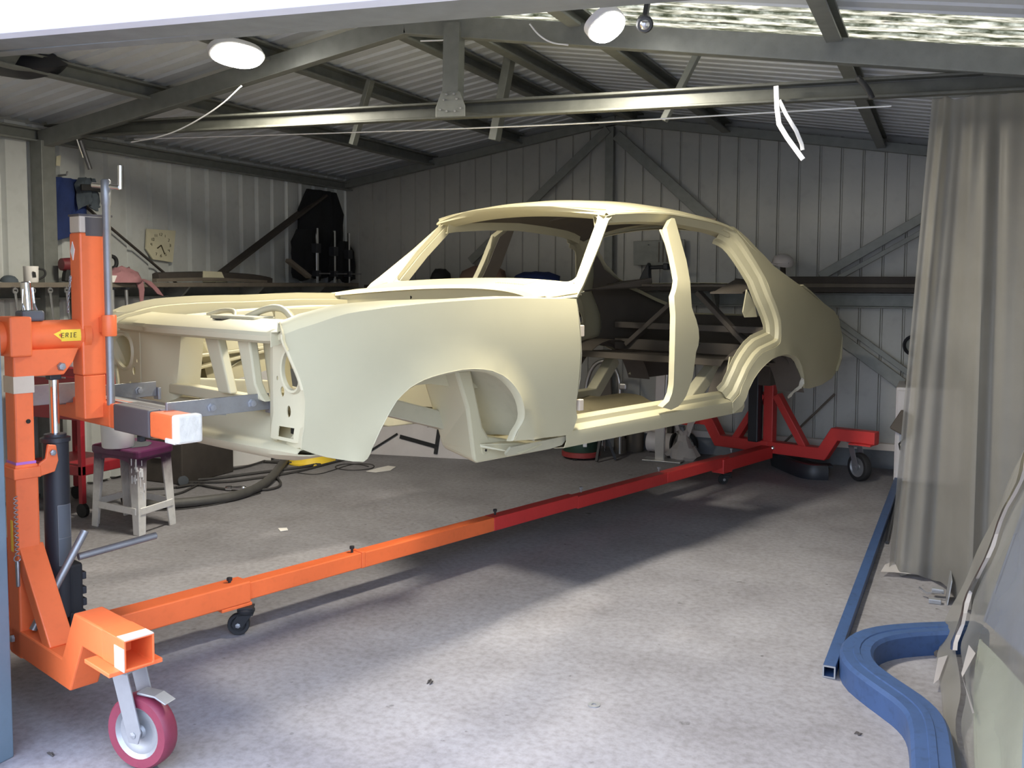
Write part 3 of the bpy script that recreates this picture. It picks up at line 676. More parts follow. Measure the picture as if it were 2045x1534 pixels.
# centre pillars
BP = [(1.646, 1.67), (1.569, 1.617), (1.555, 1.547), (1.546, 1.481), (1.532, 1.42), (1.518, 1.369), (1.489, 1.335), (1.454, 1.293), (1.452, 1.253), (1.453, 1.205), (1.447, 1.134), (1.446, 1.056), (1.451, 0.967), (1.463, 0.876), (1.46, 0.835), (1.443, 0.8), (1.394, 0.775), (1.475, 0.755), (1.538, 0.766), (1.568, 0.786), (1.592, 0.811), (1.612, 0.857), (1.63, 0.901), (1.636, 0.965), (1.642, 1.024), (1.659, 1.053), (1.666, 1.088), (1.66, 1.132), (1.638, 1.181), (1.618, 1.211), (1.604, 1.238), (1.604, 1.28), (1.607, 1.321), (1.622, 1.356), (1.639, 1.409), (1.654, 1.464), (1.658, 1.516), (1.664, 1.567), (1.67, 1.626), (1.673, 1.669)]
for s in (-1, 1):
    V2, T = panel2d(BP, [], .03)
    mb = MB().add([(x, s*(hw(x, z) - .015), z) for x, z in V2], T)
    mb2 = MB().add([(x, s*(hw(x, z) - .052), z) for x, z in V2], T)
    if s > 0: finish('pillar_shade_liner', mb2.v, mb2.f, M['primer_shade'], car, smooth=40, thick=.002)  # added on the far side only, painting the pillar's unlit inner face dark
    b = finish('centre_pillar', mb.v, mb.f, M['cream'], car, smooth=40, thick=-.03 if s < 0 else -.03)
    xs = [(1.525, 1.62), (1.535, 1.55), (1.55, 1.45), (1.565, 1.36), (1.578, 1.30), (1.575, 1.22), (1.57, 1.1), (1.565, .95), (1.562, .84)]
    build(MB().sweep([(x + .03, s*(hw(x, z) - .014), z) for x, z in xs], [(-.004, -.008), (.004, -.008), (.004, .008), (-.004, .008)], (1, 0, 0)), 'pillar_rib', 'cream', b, bevel=.003)
    for dx, z in ((.10, 1.10), (.125, 1.055), (.15, 1.055)):
        build(MB().lathe((1.57 + dx, s*(hw(1.6, z) - .0145), z), (0, s, 0), [(.005, 0), (.005, .0012), (0, .0012)], 8), 'bolt_hole', 'hole', b)
# sills
for s in (-1, 1):
    xs = [.70 + i*.077 for i in range(20)] + [2.20, 2.24]
    prof = [(-.10, .660), (-.05, .655), (.0, .663), (.012, .69), (.010, .728), (.0, .738), (-.022, .742), (-.028, .748), (-.030, .768), (-.040, .776), (-.062, .778), (-.07, .72)]
    rows = []
    for d, z in prof: rows.append([(x, s*(hw(x, .66) + d), z) for x in xs])
    build(MB().grid(rows), 'sill', 'cream', car, smooth=35, thick=-.003)
    se = [(.37, .705), (.345, .682), (.352, .672), (.62, .665), (.70, .672), (.735, .71)]
    V2, T = panel2d(se, [], .06)
    mb = MB().add([(x, s*(hw(x, z) - .012), z) for x, z in V2], T)
    finish('sill_end', mb.v, mb.f, M['cream_in'], car, thick=.01)
    # toe board box behind the front wheel: leading face plus side face
    mb = MB()
    yo_, yi = .545, .33
    ring = [(.17, 1.02), (.235, .86), (.262, .70), (.272, .648), (.292, .636), (.50, .634), (.76, .632), (.80, .69), (.55, .695), (.36, .735), (.325, .78), (.255, 1.02)]
    mb.prism([(x, s*yo_, z) for x, z in ring], (0, -s*.0, 0)) if False else None
    a = [(x, s*yo_, z) for x, z in ring]; c = [(x - (.0 if z > .8 else -.03), s*yi, z + (.03 if z < .66 else 0)) for x, z in ring]
    mb.grid([a, c], wrap=True); mb.add(a, [tuple(range(len(a)))]); mb.add(c, [tuple(range(len(c)))])
    tb = build(mb, 'toe_board', 'cream', car, bevel=.012)
    build(MB().lathe((.335, s*(yo_ - .002), .690), (0, s, 0), [(.024, 0), (.024, .004), (.018, .005), (.018, .001), (0, .001)], 18), 'jacking_boss', 'cream', tb, smooth=40)
    build(MB().lathe((.338, s*(yo_ - .001), .684), (0, s, 0), [(.005, 0), (.005, .004), (0, .004)], 8), 'boss_hole', 'hole', tb)
    # ledge under the arch
    build(MB().prism([(.30, s*.55, .715), (.56, s*.655, .70), (.56, s*.655, .69), (.42, s*.66, .672), (.30, s*.55, .70)], (.03, -s*.05, 0)), 'outrigger', 'cream', car, bevel=.004)
# floor, tunnel, bulkheads
rows = []
for i in range(17):
    x = .70 + 1.42*i/16
    rows.append([(x, y, .672 + (.04*math.exp(-(y/.13)**4)) + .006*math.sin(x*30)*(1 if abs(y) > .2 else 0)) for y in [-.63 + 1.26*j/28 for j in range(29)]])
build(MB().grid(rows), 'floor_pan', 'floorcream', car, smooth=35, thick=-.004)
build(MB().grid([[(2.24, y, .90), (2.28, y, .93), (2.75, y, .91), (2.80, y, .88), (3.70, y, .86)] for y in (-.52, -.2, .2, .52)]), 'rear_floor', 'primer_shade', car, smooth=30, thick=-.004)
for s in (-1, 1):
    rows = []
    for a in range(0, 17):
        t = math.radians(22 + a*8.2); R = ARR + .02
        rows.append([(AXR + R*math.cos(t)*k, s*yy, AZR + R*math.sin(t)*k) for yy, k in ((.645, 1), (.56, 1.0), (.47, 1.0))])
    build(MB().grid(rows), 'rear_wheelhouse', 'primer_shade', car, smooth=60, thick=.003)
    build(MB().bar((2.74, s*.46, .95), (2.78, s*.05, 1.30), .03, .06, (1, 0, 0)), 'bulkhead_brace', 'primer_shade', car, bevel=.004)
    build(MB().prism([(2.20, s*.47, 1.30), (2.42, s*.55, 1.30), (2.75, s*.52, 1.36), (2.78, s*.30, 1.38), (2.78, s*.3, 1.33)], (0, 0, .01)), 'shelf_side', 'primer_shade', car)
build(MB().box((2.70, -.60, 1.335), (2.95, .60, 1.352)), 'parcel_shelf', 'primer_shade', car, bevel=.004)
build(MB().box((2.74, -.56, 1.06), (2.78, .56, 1.10)), 'bulkhead_crossbar', 'primer_shade', car, bevel=.004)
build(MB().box((2.74, -.56, .92), (2.78, .56, .99)), 'bulkhead_crossbar', 'primer_shade', car, bevel=.004)
# rear quarters
RQ_DOOR = [(2.196, 1.669), (2.252, 1.655), (2.302, 1.632), (2.344, 1.592), (2.377, 1.544), (2.419, 1.475), (2.458, 1.402), (2.482, 1.306), (2.522, 1.256), (2.555, 1.21), (2.585, 1.159), (2.596, 1.113), (2.598, 1.071), (2.592, 1.035), (2.574, 1.018), (2.539, 1.008), (2.454, 0.993), (2.371, 0.979), (2.31, 0.953), (2.264, 0.919), (2.229, 0.885), (2.206, 0.848), (2.18, 0.809), (2.157, 0.767), (2.128, 0.745), (2.101, 0.726)]
RQ_REST = [(2.127, 0.663), (2.186, 0.698), (2.216, 0.745), (2.24, 0.799), (2.271, 0.84), (2.308, 0.871), (2.348, 0.896), (2.402, 0.92), (2.465, 0.942), (2.546, 0.954), (2.64, 0.958), (2.713, 0.95), (2.796, 0.935), (2.861, 0.909), (2.923, 0.871), (2.975, 0.828), (3.009, 0.786), (3.023, 0.726), (3.158, 0.71), (3.404, 0.714), (3.615, 0.739), (3.746, 0.802), (3.75, 0.897), (3.716, 1.003), (3.654, 1.118), (3.531, 1.18), (3.348, 1.225), (3.213, 1.255), (3.044, 1.306), (2.918, 1.348), (2.768, 1.403), (2.625, 1.459), (2.554, 1.512), (2.473, 1.563), (2.418, 1.604), (2.355, 1.64), (2.289, 1.668)]
for s in (-1, 1):
    V2, T = panel2d(RQ_DOOR + RQ_REST, [], .055)
    mb = MB().add([sk(x, z, s) for x, z in V2], T)
    finish('rear_quarter', mb.v, mb.f, M['cream'], car, smooth=40, thick=.004)
    V3, T3 = panel2d([(x + (.09 if i < 26 else 0), z - .0) for i, (x, z) in enumerate(RQ_DOOR + RQ_REST)], [], .09)
    mb = MB().add([(x, s*(hw(x, z) - .062), z - .012) for x, z in V3 if True], T3)
    finish('quarter_shade_liner', mb.v, mb.f, M['primer_shade'], car, smooth=40, thick=.003)  # added skin that puts the shade inside the quarter into colour
    # stepped door jamb
    nrm = []
    for i in range(len(RQ_DOOR)):
        a = Vector(RQ_DOOR[max(0, i-1)]); b = Vector(RQ_DOOR[min(len(RQ_DOOR)-1, i+1)]); d = (b - a).normalized(); nrm.append(Vector((d.y, -d.x)))
    for k in range(2): nrm = [((nrm[max(0, i-1)] + nrm[i]*2 + nrm[min(len(nrm)-1, i+1)])).normalized() for i in range(len(nrm))]
    sg = -1 if nrm[8].x > 0 else 1
    rows = []
    for d, dep in ((0, .0), (.012, .002), (.022, .006), (.030, .026), (.055, .030), (.062, .034), (.070, .036), (.078, .055), (.10, .058)):
        rows.append([(p[0] + sg*m.x*d, s*(hw(*p) - dep), p[1] + sg*m.y*d) for p, m in zip(RQ_DOOR, nrm)])
    build(MB().grid(rows), 'rear_door_jamb', 'cream', car, smooth=30, thick=.003)
    build(MB().prism([(2.345, s*.615, 1.325), (2.44, s*.615, 1.24), (2.47, s*.615, 1.17), (2.36, s*.60, 1.17), (2.335, s*.60, 1.20)], (0, -s*.006, 0)), 'inner_quarter_panel', 'cream', car)
    build(MB().prism([(2.20, s*.60, .96), (2.33, s*.60, .955), (2.25, s*.61, .83), (2.16, s*.61, .74), (2.13, s*.60, .75)], (0, -s*.006, 0)), 'inner_quarter_panel', 'cream', car)
    arch = [p for p in RQ_REST[1:18]]
    rows = []
    for dy, dr in ((0, 0), (.006, .006), (.03, .010)):
        rows.append([(x - (x - AXR)/math.hypot(x - AXR, z - AZR)*dr, s*(hw(x, z) + flare(x, z) - dy), z - (z - AZR)/math.hypot(x - AXR, z - AZR)*dr) for x, z in arch])
    build(MB().grid(rows), 'wheel_arch_lip', 'cream', car, smooth=50, thick=.002)
for s in (-1,):
    tp = [(2.997, 0.784), (2.987, 0.757), (2.976, 0.733), (2.936, 0.718), (2.895, 0.707), (2.859, 0.689), (2.834, 0.679)]
    rows = [[(x - .004, s*(hw(x, z) + flare(x, z) + .004 + .006*(i % 2)), z) for i, (x, z) in enumerate(tp)], [(x - .026 + .01*(i % 2), s*(hw(x, z) + .010 - .008*(i % 2)), z + .012) for i, (x, z) in enumerate(tp)]]
    build(MB().grid(rows), 'masking_tape', 'tapewhite', car, thick=.003)
# tail panel, boot edge, rear window frame
build(MB().grid([[(3.66 + .05*(1 - (y/.58)**2), y, 1.14), (3.74 + .05*(1 - (y/.58)**2), y, 1.0), (3.74 + .05*(1 - (y/.58)**2), y, .86), (3.68, y, .78)] for y in [-.58 + 1.16*i/12 for i in range(13)]]), 'tail_panel', 'cream', car, smooth=40, thick=.004)
build(MB().grid([[(3.63, y, 1.13), (3.70, y, 1.0), (3.70, y, .86), (3.65, y, .79)] for y in [-.56 + 1.12*i/6 for i in range(7)]]), 'tail_shade_liner', 'primer_shade', car, smooth=40, thick=.003)  # added dark skin painting the shade on the tail's inner side
build(MB().grid([[(2.90, y, 1.362 - .01*abs(y)) , (3.02, y, 1.345 - .02*abs(y))] for y in [-.645 + 1.29*i/12 for i in range(13)]]), 'boot_scuttle', 'cream', car, smooth=40, thick=.004)
for s in (-1, 1):
    build(MB().grid([[(x, s*(hw(x, 1.2) - .002), z), (x, s*(hw(x, 1.2) - .09), z - .004), (x, s*(hw(x, 1.2) - .10), z - .03)] for x, z in ((2.92, 1.352), (3.05, 1.315), (3.22, 1.26), (3.45, 1.195), (3.66, 1.14))]), 'boot_gutter', 'cream', car, smooth=40, thick=.004)
    rows = [[(2.31, s*.573, 1.642), (2.42, s*.60, 1.56), (2.58, s*.625, 1.47), (2.78, s*.645, 1.385), (2.92, s*.652, 1.352)], [(2.37, s*.50, 1.675), (2.50, s*.53, 1.575), (2.63, s*.555, 1.48), (2.80, s*.575, 1.39), (2.92, s*.58, 1.352)]]
    build(MB().grid(rows), 'rear_window_pillar', 'cream', car, smooth=40, thick=.004)
build(MB().grid([[(2.30, y, 1.725 - .06*(y/.5)**2), (2.41 - .06*(y/.5)**2, y, 1.70 - .06*(y/.5)**2), (2.42 - .06*(y/.5)**2, y, 1.685 - .06*(y/.5)**2), (2.36, y, 1.672 - .06*(y/.5)**2)] for y in [-.52 + 1.04*i/12 for i in range(13)]]), 'rear_window_header', 'cream', car, smooth=40, thick=.004)

# ================================================================ ROTISSERIE (same axes as the car it carries)
rot = thing('car_rotisserie', 'orange and red wheeled steel rotisserie stand carrying the cream bodyshell at both ends', 'rotisserie', (CX, CY, 0), rz=CT)
def holl(mb, a, b, w, t=.006, up=(0, 0, 1)):   # open square tube with a visible bore
    a = Vector(a); b = Vector(b); d = (b - a).normalized(); u = Vector(up); sd = d.cross(u).normalized(); u = sd.cross(d)
    vs = []; q = ((-1, -1), (1, -1), (1, 1), (-1, 1))
    for P in (a, b):
        for k in (w/2, w/2 - t):
            for x, y in q: vs.append(P + sd*x*k + u*y*k)
    fs = []
    for i in range(4):
        j = (i+1) % 4
        fs += [(i, j, 8+j, 8+i), (4+i, 12+i, 12+j, 4+j), (i, 4+i, 4+j, j), (8+i, 8+j, 12+j, 12+i)]
    return mb.add(vs, fs)
def caster(parent, c, r, wdt, heading, tyre, trail=.03, plate=True, top=None, forkm='zinc', brake=False):
    """swivel castor: c = point on the floor under the axle"""
    cx, cy, cz = c; R = rotz(heading); top = top or (r*2 + .04)
    q = lambda x, y, z: Vector((cx, cy, 0)) + R @ Vector((x, y, z))
    root = build(MB().obox(q(trail, 0, top), (.09 if r > .05 else .06, .075 if r > .05 else .055, .008), R), 'castor', forkm, parent, bevel=.002)
    build(MB().lathe(q(trail, 0, top - .022), (0, 0, 1), [(.030, 0), (.034, .008), (.034, .014), (.026, .022)], 16), 'swivel_bearing', forkm, root, smooth=40)
    for sg in (-1, 1):
        y = sg*(wdt/2 + .007)
        build(MB().prism([q(trail - .028, y, top - .020), q(trail + .028, y, top - .020), q(.024, y, r*1.05), q(.016, y, r*.78), q(-.016, y, r*.78), q(-.026, y, r*1.1)], R @ Vector((0, sg*.005, 0))), 'fork_leg', forkm, root, bevel=.001)
    build(MB().obox(q(trail, 0, top - .024), (.056, wdt + .024, .006), R), 'fork_crown', forkm, root)
    ax = R @ Vector((0, 1, 0)); cc = q(0, 0, r)
    w = wdt/2
    build(MB().lathe(cc, ax, [(r*.70, -w*.95), (r*.93, -w), (r*.985, -w*.75), (r, -w*.3), (r, w*.3), (r*.985, w*.75), (r*.93, w), (r*.70, w*.95)], 36, closed=True), 'tyre', tyre, root, smooth=40)
    build(MB().lathe(cc, ax, [(0, -w*.75), (r*.16, -w*.78), (r*.2, -w*.45), (r*.42, -w*.50), (r*.47, -w*.62), (r*.60, -w*.62), (r*.70, -w*.95), (r*.74, -w*.9), (r*.74, w*.9), (r*.70, w*.95), (r*.60, w*.62), (r*.47, w*.62), (r*.42, w*.5), (r*.2, w*.45), (r*.16, w*.78), (0, w*.75)], 36), 'wheel_hub', 'zinc' if r > .05 else 'blackrub', root, smooth=35)
    build(MB().lathe(cc - ax*(w + .016), ax, [(0, 0), (.007, 0), (.010, .003), (.010, .009), (.005, .01), (.005, 2*w + .024), (.010, 2*w + .024), (.010, 2*w + .03), (0, 2*w + .032)], 6), 'axle_bolt', 'zinc', root)
    if brake:
        build(MB().prism([q(.0, -w*.8, r*2.10), q(-.06, -w*.8, r*2.08), q(-.10, -w*.8, r*1.92), q(-.096, -w*.8, r*1.88), (q(-.06, -w*.8, r*2.02)), q(.0, -w*.8, r*2.03)], R @ Vector((0, w*1.6, 0))), 'brake_pedal', forkm, root, bevel=.002)
    return root
XF0, XF1, YC = -1.255, -1.170, .04; XFc = (XF0 + XF1)/2; SQ = .085
def stand(xc, m, zlo, zhi, front):
    # low cross tube with raised ends, seen as one bent box section
    for sg in (-1, 1):
        p = [(xc, YC, zlo), (xc, YC + sg*.41, zlo), (xc, YC + sg*.50, zhi), (xc, YC + sg*.78, zhi)]
        build(MB().sweep(p[:3] + [(xc, YC + sg*(.66 if front and sg < 0 else .78), zhi)], [(-SQ/2, -SQ/2), (SQ/2, -SQ/2), (SQ/2, SQ/2), (-SQ/2, SQ/2)], (1, 0, 0)), 'cross_leg', m, rot, bevel=.005)
        if front and sg < 0: build(holl(MB(), (xc, YC - .655, zhi), (xc, YC - .785, zhi), SQ), 'open_tube_end', m, rot, bevel=.002)
        build(MB().box((xc - .075, YC + sg*.70 - .065, zhi - SQ/2 - .012), (xc + .075, YC + sg*.70 + .085, zhi - SQ/2)), 'castor_plate', m, rot, bevel=.002)
        build(MB().bar((xc + .0, YC + sg*.05, zlo + .30 if front else .55), (xc, YC + sg*.27, zlo + .03), .05, .075, (1, 0, 0)), 'gusset_brace', m, rot, bevel=.004)
stand(XFc, 'orange', .208, .365, True)
# near castor turned sideways, so its wheel disc faces the doorway
caster(rot, (-1.165, -.655, 0), .105, .052, math.radians(112), 'maroon', .045, top=.300, brake=True)
caster(rot, (-1.18, .80, 0), .105, .052, math.radians(60), 'maroon', .045, top=.300)
# paint scraped to tape near the open end
build(MB().box((XF0 - .0015, -.745, .322), (XF0 + .001, -.690, .385)), 'masking_tape', 'tape', rot)
build(MB().box((XF0 + .002, -.7455, .4055), (XF1 - .002, -.700, .4085)), 'masking_tape', 'tape', rot)
# upright with telescoping sleeve
PX0, PX1, PY0, PY1 = -1.255, -1.185, -.035, .055
build(MB().box((PX0, PY0, .16), (PX1, PY1, .78)), 'lower_upright', 'orange', rot, bevel=.006)
build(MB().box((PX0 + .006, PY0 + .006, .78), (PX1 - .006, PY1 - .006, 1.24)), 'upper_upright', 'orange', rot, bevel=.006)
build(MB().box((PX0 + .005, PY0 + .005, .776), (PX1 - .005, PY1 - .005, .788)), 'lilac_band', 'purpletape', rot)
build(MB().box((PX0 + .004, PY0 + .004, 1.005), (PX1 - .004, PY1 - .004, 1.058)), 'masking_tape', 'tape', rot)
build(MB().box((PX0 - .006, PY0 - .006, .735), (PX1 + .006, PY1 + .006, .770)), 'sleeve_collar', 'orange', rot, bevel=.003)
build(MB().prism([(PX1, PY0 - .002, .735), (PX1 + .05, PY0 - .002, .745), (PX1 + .062, PY0 - .002, .78), (PX1 + .056, PY0 - .002, .83), (PX1 + .030, PY0 - .002, .835), (PX1 + .022, PY0 - .002, .79), (PX1, PY0 - .002, .775)], (0, .012, 0)), 'pin_lug', 'orange', rot, bevel=.003)
build(MB().lathe((PX1 + .043, PY0 - .004, .808), (0, -1, 0), [(.010, 0), (.010, .008), (.004, .010), (0, .01)], 6), 'lug_bolt', 'zinc', rot)
build(MB().lathe(((PX0 + PX1)/2 + .01, PY0 + .005, .915), (0, -1, 0), [(.007, 0), (.007, .002), (0, .002)], 12), 'pin_hole', 'hole', rot)
build(MB().lathe((PX0 - .001, .02, .215), (-1, 0, 0), [(.012, 0), (.012, .008), (.006, .011), (0, .011)], 6), 'frame_bolt', 'zinc', rot)
build(MB().box((PX0 - .001, PY0 + .034, .50), (PX0 + .002, PY0 + .050, .60)), 'yellow_sticker', 'yellow', rot)
# spring lanyard and pin hanging on the upright
lan = [(PX0 - .004 + .006*math.cos(i*.9), PY0 - .006 + .004*math.sin(i*.9), .685 - i*.0021) for i in range(90)]
ln = build(MB().tube(lan, .0016, 5), 'pin_lanyard', 'zinc', rot, smooth=60)
build(MB().tube([(PX0 - .004 + .010*math.cos(2*PI*i/14), PY0 - .006, .488 + .010*math.sin(2*PI*i/14)) for i in range(14)], .002, 5, closed=True), 'split_ring', 'zinc', ln)
build(MB().lathe((PX0 - .004, PY0 - .006, .395), (0, 0, 1), [(.0, 0), (.006, .004), (.007, .08), (.004, .085), (0, .086)], 10), 'locking_pin', 'steel', ln, smooth=40)
# pivot housing, gusset and head
build(MB().lathe((-1.285, YC - .01, 1.178), (1, 0, 0), [(.046, 0), (.052, .004), (.052, .262), (.058, .262), (.058, .285), (0, .285)], 28), 'pivot_tube', 'orange', rot, smooth=35)
build(MB().box((-1.262, -.045, 1.12), (-1.195, .06, 1.245)), 'pivot_clamp', 'orange', rot, bevel=.006)
build(MB().prism([(-1.20, PY0 + .006, 1.14), (-1.045, PY0 + .006, 1.14), (-1.065, PY0 + .006, 1.095), (-1.095, PY0 + .006, 1.055), (-1.20, PY0 + .006, 1.055)], (0, .045, 0)), 'jack_bracket', 'orange', rot, bevel=.004)
build(MB().lathe((-1.105, PY0 + .003, 1.082), (0, -1, 0), [(.014, 0), (.014, .005), (.011, .012), (0, .013)], 6), 'bracket_bolt', 'zinc', rot)
# yellow hand-lettered tag stuck on the pivot tube (curved round it)
def tube_pt(x, a, r=.0535): return (x, YC - .01 - r*math.cos(a), 1.178 + r*math.sin(a))
tg = build(MB().grid([[tube_pt(x, a) for x in (-1.098, -1.035)] for a in (-.30, -.1, .1, .30, .42)]), 'price_tag', 'yellow', rot, thick=.0006)
build(MB().add([tube_pt(-1.098, -.22), tube_pt(-1.098, .36), tube_pt(-1.122, .16)], [(0, 1, 2)]), 'tag_arrow', 'yellow', tg, thick=.0006)
def letters(strokes, x0, dx, a0, da, r, m, parent, name='tag_lettering'):
    mb = MB()
    for k, st in enumerate(strokes):
        for (u0, v0, u1, v1) in st:
            p = []
            for t in (0, .5, 1):
                u = u0 + (u1 - u0)*t; v = v0 + (v1 - v0)*t; p.append(tube_pt(x0 + dx*(k + u*.75), a0 + da*v, r))
            mb.tube(p, .0011, 4)
    return build(mb, name, m, parent)
GL = {'P': [(0, 0, .15, 1), (.15, 1, .85, 1), (.85, 1, .85, .5), (.85, .5, .1, .5)], 'R': [(0, 0, .15, 1), (.15, 1, .85, 1), (.85, 1, .8, .55), (.8, .55, .1, .5), (.4, .5, .8, 0)],
      'I': [(.4, 0, .5, 1), (.15, 0, .65, 0), (.25, 1, .75, 1)], 'E': [(0, 0, .15, 1), (.15, 1, .9, 1), (.1, .5, .7, .5), (0, 0, .8, 0)], 'N': [(0, 0, .15, 1), (.15, 1, .7, 0), (.7, 0, .85, 1)]}
letters([GL[c] for c in 'ERIE'], -1.098, .013, -.06, .26, .0545, 'ink', tg)
# chrome grip on a grey block on top of the pivot
gb = build(MB().box((-1.205, YC - .035, 1.228), (-1.135, YC + .03, 1.262)), 'grip_block', 'labelgrey', rot, bevel=.008)
build(MB().lathe((-1.175, YC, 1.262), (.0, .12, 1), [(.0165, 0), (.0165, .088), (.013, .092), (0, .092)], 18), 'chrome_grip', 'chrome', gb, smooth=40)
build(MB().tube([(-1.198, YC - .01, 1.262), (-1.19, YC, 1.285), (-1.188, YC, 1.33)], .003, 6), 'grip_wire', 'chrome', gb)
build(MB().tube([(-1.150, YC - .01, 1.262), (-1.155, YC, 1.285), (-1.158, YC, 1.335)], .003, 6), 'grip_wire', 'chrome', gb)
# tall adjustable post, threaded rod, arms
TX0, TX1, TY0, TY1 = -1.030, -.950, -.018, .062
build(MB().box((TX0, TY0, 1.045), (TX1, TY1, 1.515)), 'tall_post_sleeve', 'orange', rot, bevel=.006)
build(MB().box((TX0 + .001, TY0 + .001, 1.515), (TX1 - .001, TY1 - .001, 1.572)), 'masking_tape', 'tape', rot, bevel=.005)
build(MB().box((TX0 + .02, TY0 - .0015, 1.505), (TX1 - .002, TY0 + .002, 1.566)), 'dark_masking_band', 'maskdk', rot)
build(MB().box((TX0 + .003, TY0 + .003, .90), (TX1 - .003, TY1 - .003, 1.045)), 'inner_post', 'orange', rot, bevel=.004)
build(MB().box((TX0 - .002, TY0 - .002, 1.569), (TX1 + .03, TY1, 1.576)), 'post_cap_plate', 'maskdk', rot, bevel=.001)
build(MB().prism([(TX0 - .002, .035, 1.487), (TX0 - .002, .020, 1.46), (TX0 - .002, .033, 1.425), (TX0 - .002, .050, 1.455)], (.002, 0, 0)), 'diamond_sticker', 'paper', rot)
rd = build(MB().lathe((-.955, -.052, .945), (0, 0, 1), [(.013, 0), (.013, .66), (.016, .665), (.016, .74), (.012, .745), (0, .745)], 16), 'threaded_rod', 'steel', rot, smooth=40)
build(MB().tube([(-.985, -.020, 1.672), (-.955, -.052, 1.668), (-.925, -.085, 1.664)], .0095, 10), 'crank_bar', 'chrome', rd, smooth=50)
build(MB().tube([(-.923, -.087, 1.658), (-.921, -.087, 1.735)], .0085, 10), 'crank_handle', 'chrome', rd, smooth=50)
build(MB().lathe((-.955, -.052, 1.175), (0, 0, 1), [(.022, 0), (.024, .004), (.024, .066), (.022, .07)], 16), 'rod_guide', 'orange', rot, smooth=40)
build(MB().box((-.975, -.06, 1.185), (-.95, -.01, 1.238)), 'guide_bracket', 'orange', rot, bevel=.003)
build(MB().box((TX1 - .001, TY0 + .01, 1.10), (TX1 + .028, TY1 - .01, 1.32)), 'sleeve_side_plate', 'orange', rot, bevel=.003)
mbc = MB()
chp = smoothp([(TX0 - .006, .045, 1.37), (TX0 - .008, .050, 1.33), (TX0 - .008, .062, 1.30), (TX0 - .004, .075, 1.255)], 2)
chp = resample(chp, .009)
for i in range(len(chp) - 1):
    a, b = Vector(chp[i]), Vector(chp[i+1]); c = (a + b)/2; d = (b - a).normalized(); e = d.cross(Vector((1, 0, 0) if i % 2 else (0, 1, 0))).normalized()
    mbc.tube([c + d*.0062*math.cos(2*PI*q/8) + e*.0034*math.sin(2*PI*q/8) for q in range(8)], .0012, 4, closed=True)
build(mbc, 'safety_chain', 'zinc', rot)
AX0, AX1 = -.965, -.885
build(MB().box((AX0, -.06, .870), (AX1, .41, .950)), 'cross_arm', 'orange', rot, bevel=.006)
build(MB().box((AX0, -.095, .869), (AX1, -.06, .951)), 'cross_arm', 'orange', rot, bevel=.005)
build(MB().box((AX0 - .004, -.335, .866), (AX1 + .004, -.095, .954)), 'dark_masking_band', 'maskdk', rot, bevel=.005)
build(MB().box((AX0, -.475, .870), (AX1, -.335, .950)), 'cross_arm', 'orange', rot, bevel=.006)
build(MB().box((AX0 - .003, -.512, .866), (AX1 + .003, -.475, .954)), 'wrapped_arm_end', 'tapewhite', rot, bevel=.008)
build(MB().box((AX0 - .004, -.495, .864), (AX0 + .02, -.435, .880)), 'masking_tape', 'tapewhite', rot, bevel=.004)
build(MB().lathe(((AX0 + AX1)/2, -.20, .835), (0, 0, 1), [(.006, 0), (.014, .002), (.014, .018), (.006, .02), (.006, .034)], 6), 'clamp_bolt', 'blackrub', rot)
for (y, xa, xe) in ((-.345, -.885, -.54), (.285, -.96, -.625)):
    sb = build(MB().box((xa - .03, y - .006, .918), (xe, y + .006, .975)), 'support_bar', 'steel', rot, bevel=.002)
    build(MB().box((xe, y - .02, .905), (xe + .012, y + .02, .952)), 'mount_tongue', 'steel', sb, bevel=.002)
    for x in (xe - .22, xe - .07):
        build(MB().lathe((x, y - .006, .945), (0, -1, 0), [(.016, 0), (.016, .003), (.011, .004), (.011, .014), (0, .015)], 6), 'bar_bolt', 'zinc', sb)
build(MB().grid([[(-.93, -.34, .955), (-.93, .29, .955)], [(-.70, -.34, .916), (-.70, .29, .918)]]), 'top_plate', 'steel', rot, thick=.004)
build(MB().box((-1.12, .22, .93), (-.95, .24, 1.0)), 'support_plate', 'steel', rot, bevel=.002)
# hydraulic ram
jk = build(MB().lathe((-1.105, .03, .245), (.0, 0, 1), [(.036, 0), (.040, .004), (.040, .585), (.046, .587), (.046, .600), (.034, .604), (.034, .612), (.0, .613)], 28), 'hydraulic_ram', 'black', rot, smooth=35)
build(MB().lathe((-1.105, .03, .855), (0, 0, 1), [(.015, 0), (.015, .19), (0, .19)], 20), 'piston_rod', 'chrome', jk, smooth=40)
build(MB().box((-1.124, .012, 1.035), (-1.086, .05, 1.09)), 'ram_clevis', 'black', jk, bevel=.004)
build(MB().box((-1.085, -.005, .225), (-1.04, .07, .42)), 'pump_block', 'blackrub', jk, bevel=.010)
build(MB().box((-1.09, -.01, .19), (-1.035, .07, .26)), 'ram_foot', 'blackrub', jk, bevel=.006)
for z in (.27, .31, .36): build(MB().box((-1.042, .0, z), (-1.028, .06, z + .025)), 'pump_fin', 'black', jk, bevel=.003)
def ram_pt(a, z, r=.0405): return (-1.105 + r*math.sin(a), .03 - r*math.cos(a), z)
lb = build(MB().grid([[ram_pt(a, z) for a in (-.35, -.05, .25, .55, .8)] for z in (.425, .50, .58, .625)]), 'rating_label', 'labelgrey', jk, smooth=50, thick=.0006)
fr = MB()
for z in (.425, .515, .625): fr.tube([ram_pt(a, z, .0415) for a in (-.35, -.05, .25, .55, .8)], .0008, 4)
for a in (-.35, .8): fr.tube([ram_pt(a, z, .0415) for z in (.425, .5, .625)], .0008, 4)
build(fr, 'label_rule', 'steel', lb)
ph = build(MB().tube([(-1.075, -.05, .455), (-.81, -.055, .474)], .012, 12), 'pump_handle', 'steel', jk, smooth=50)
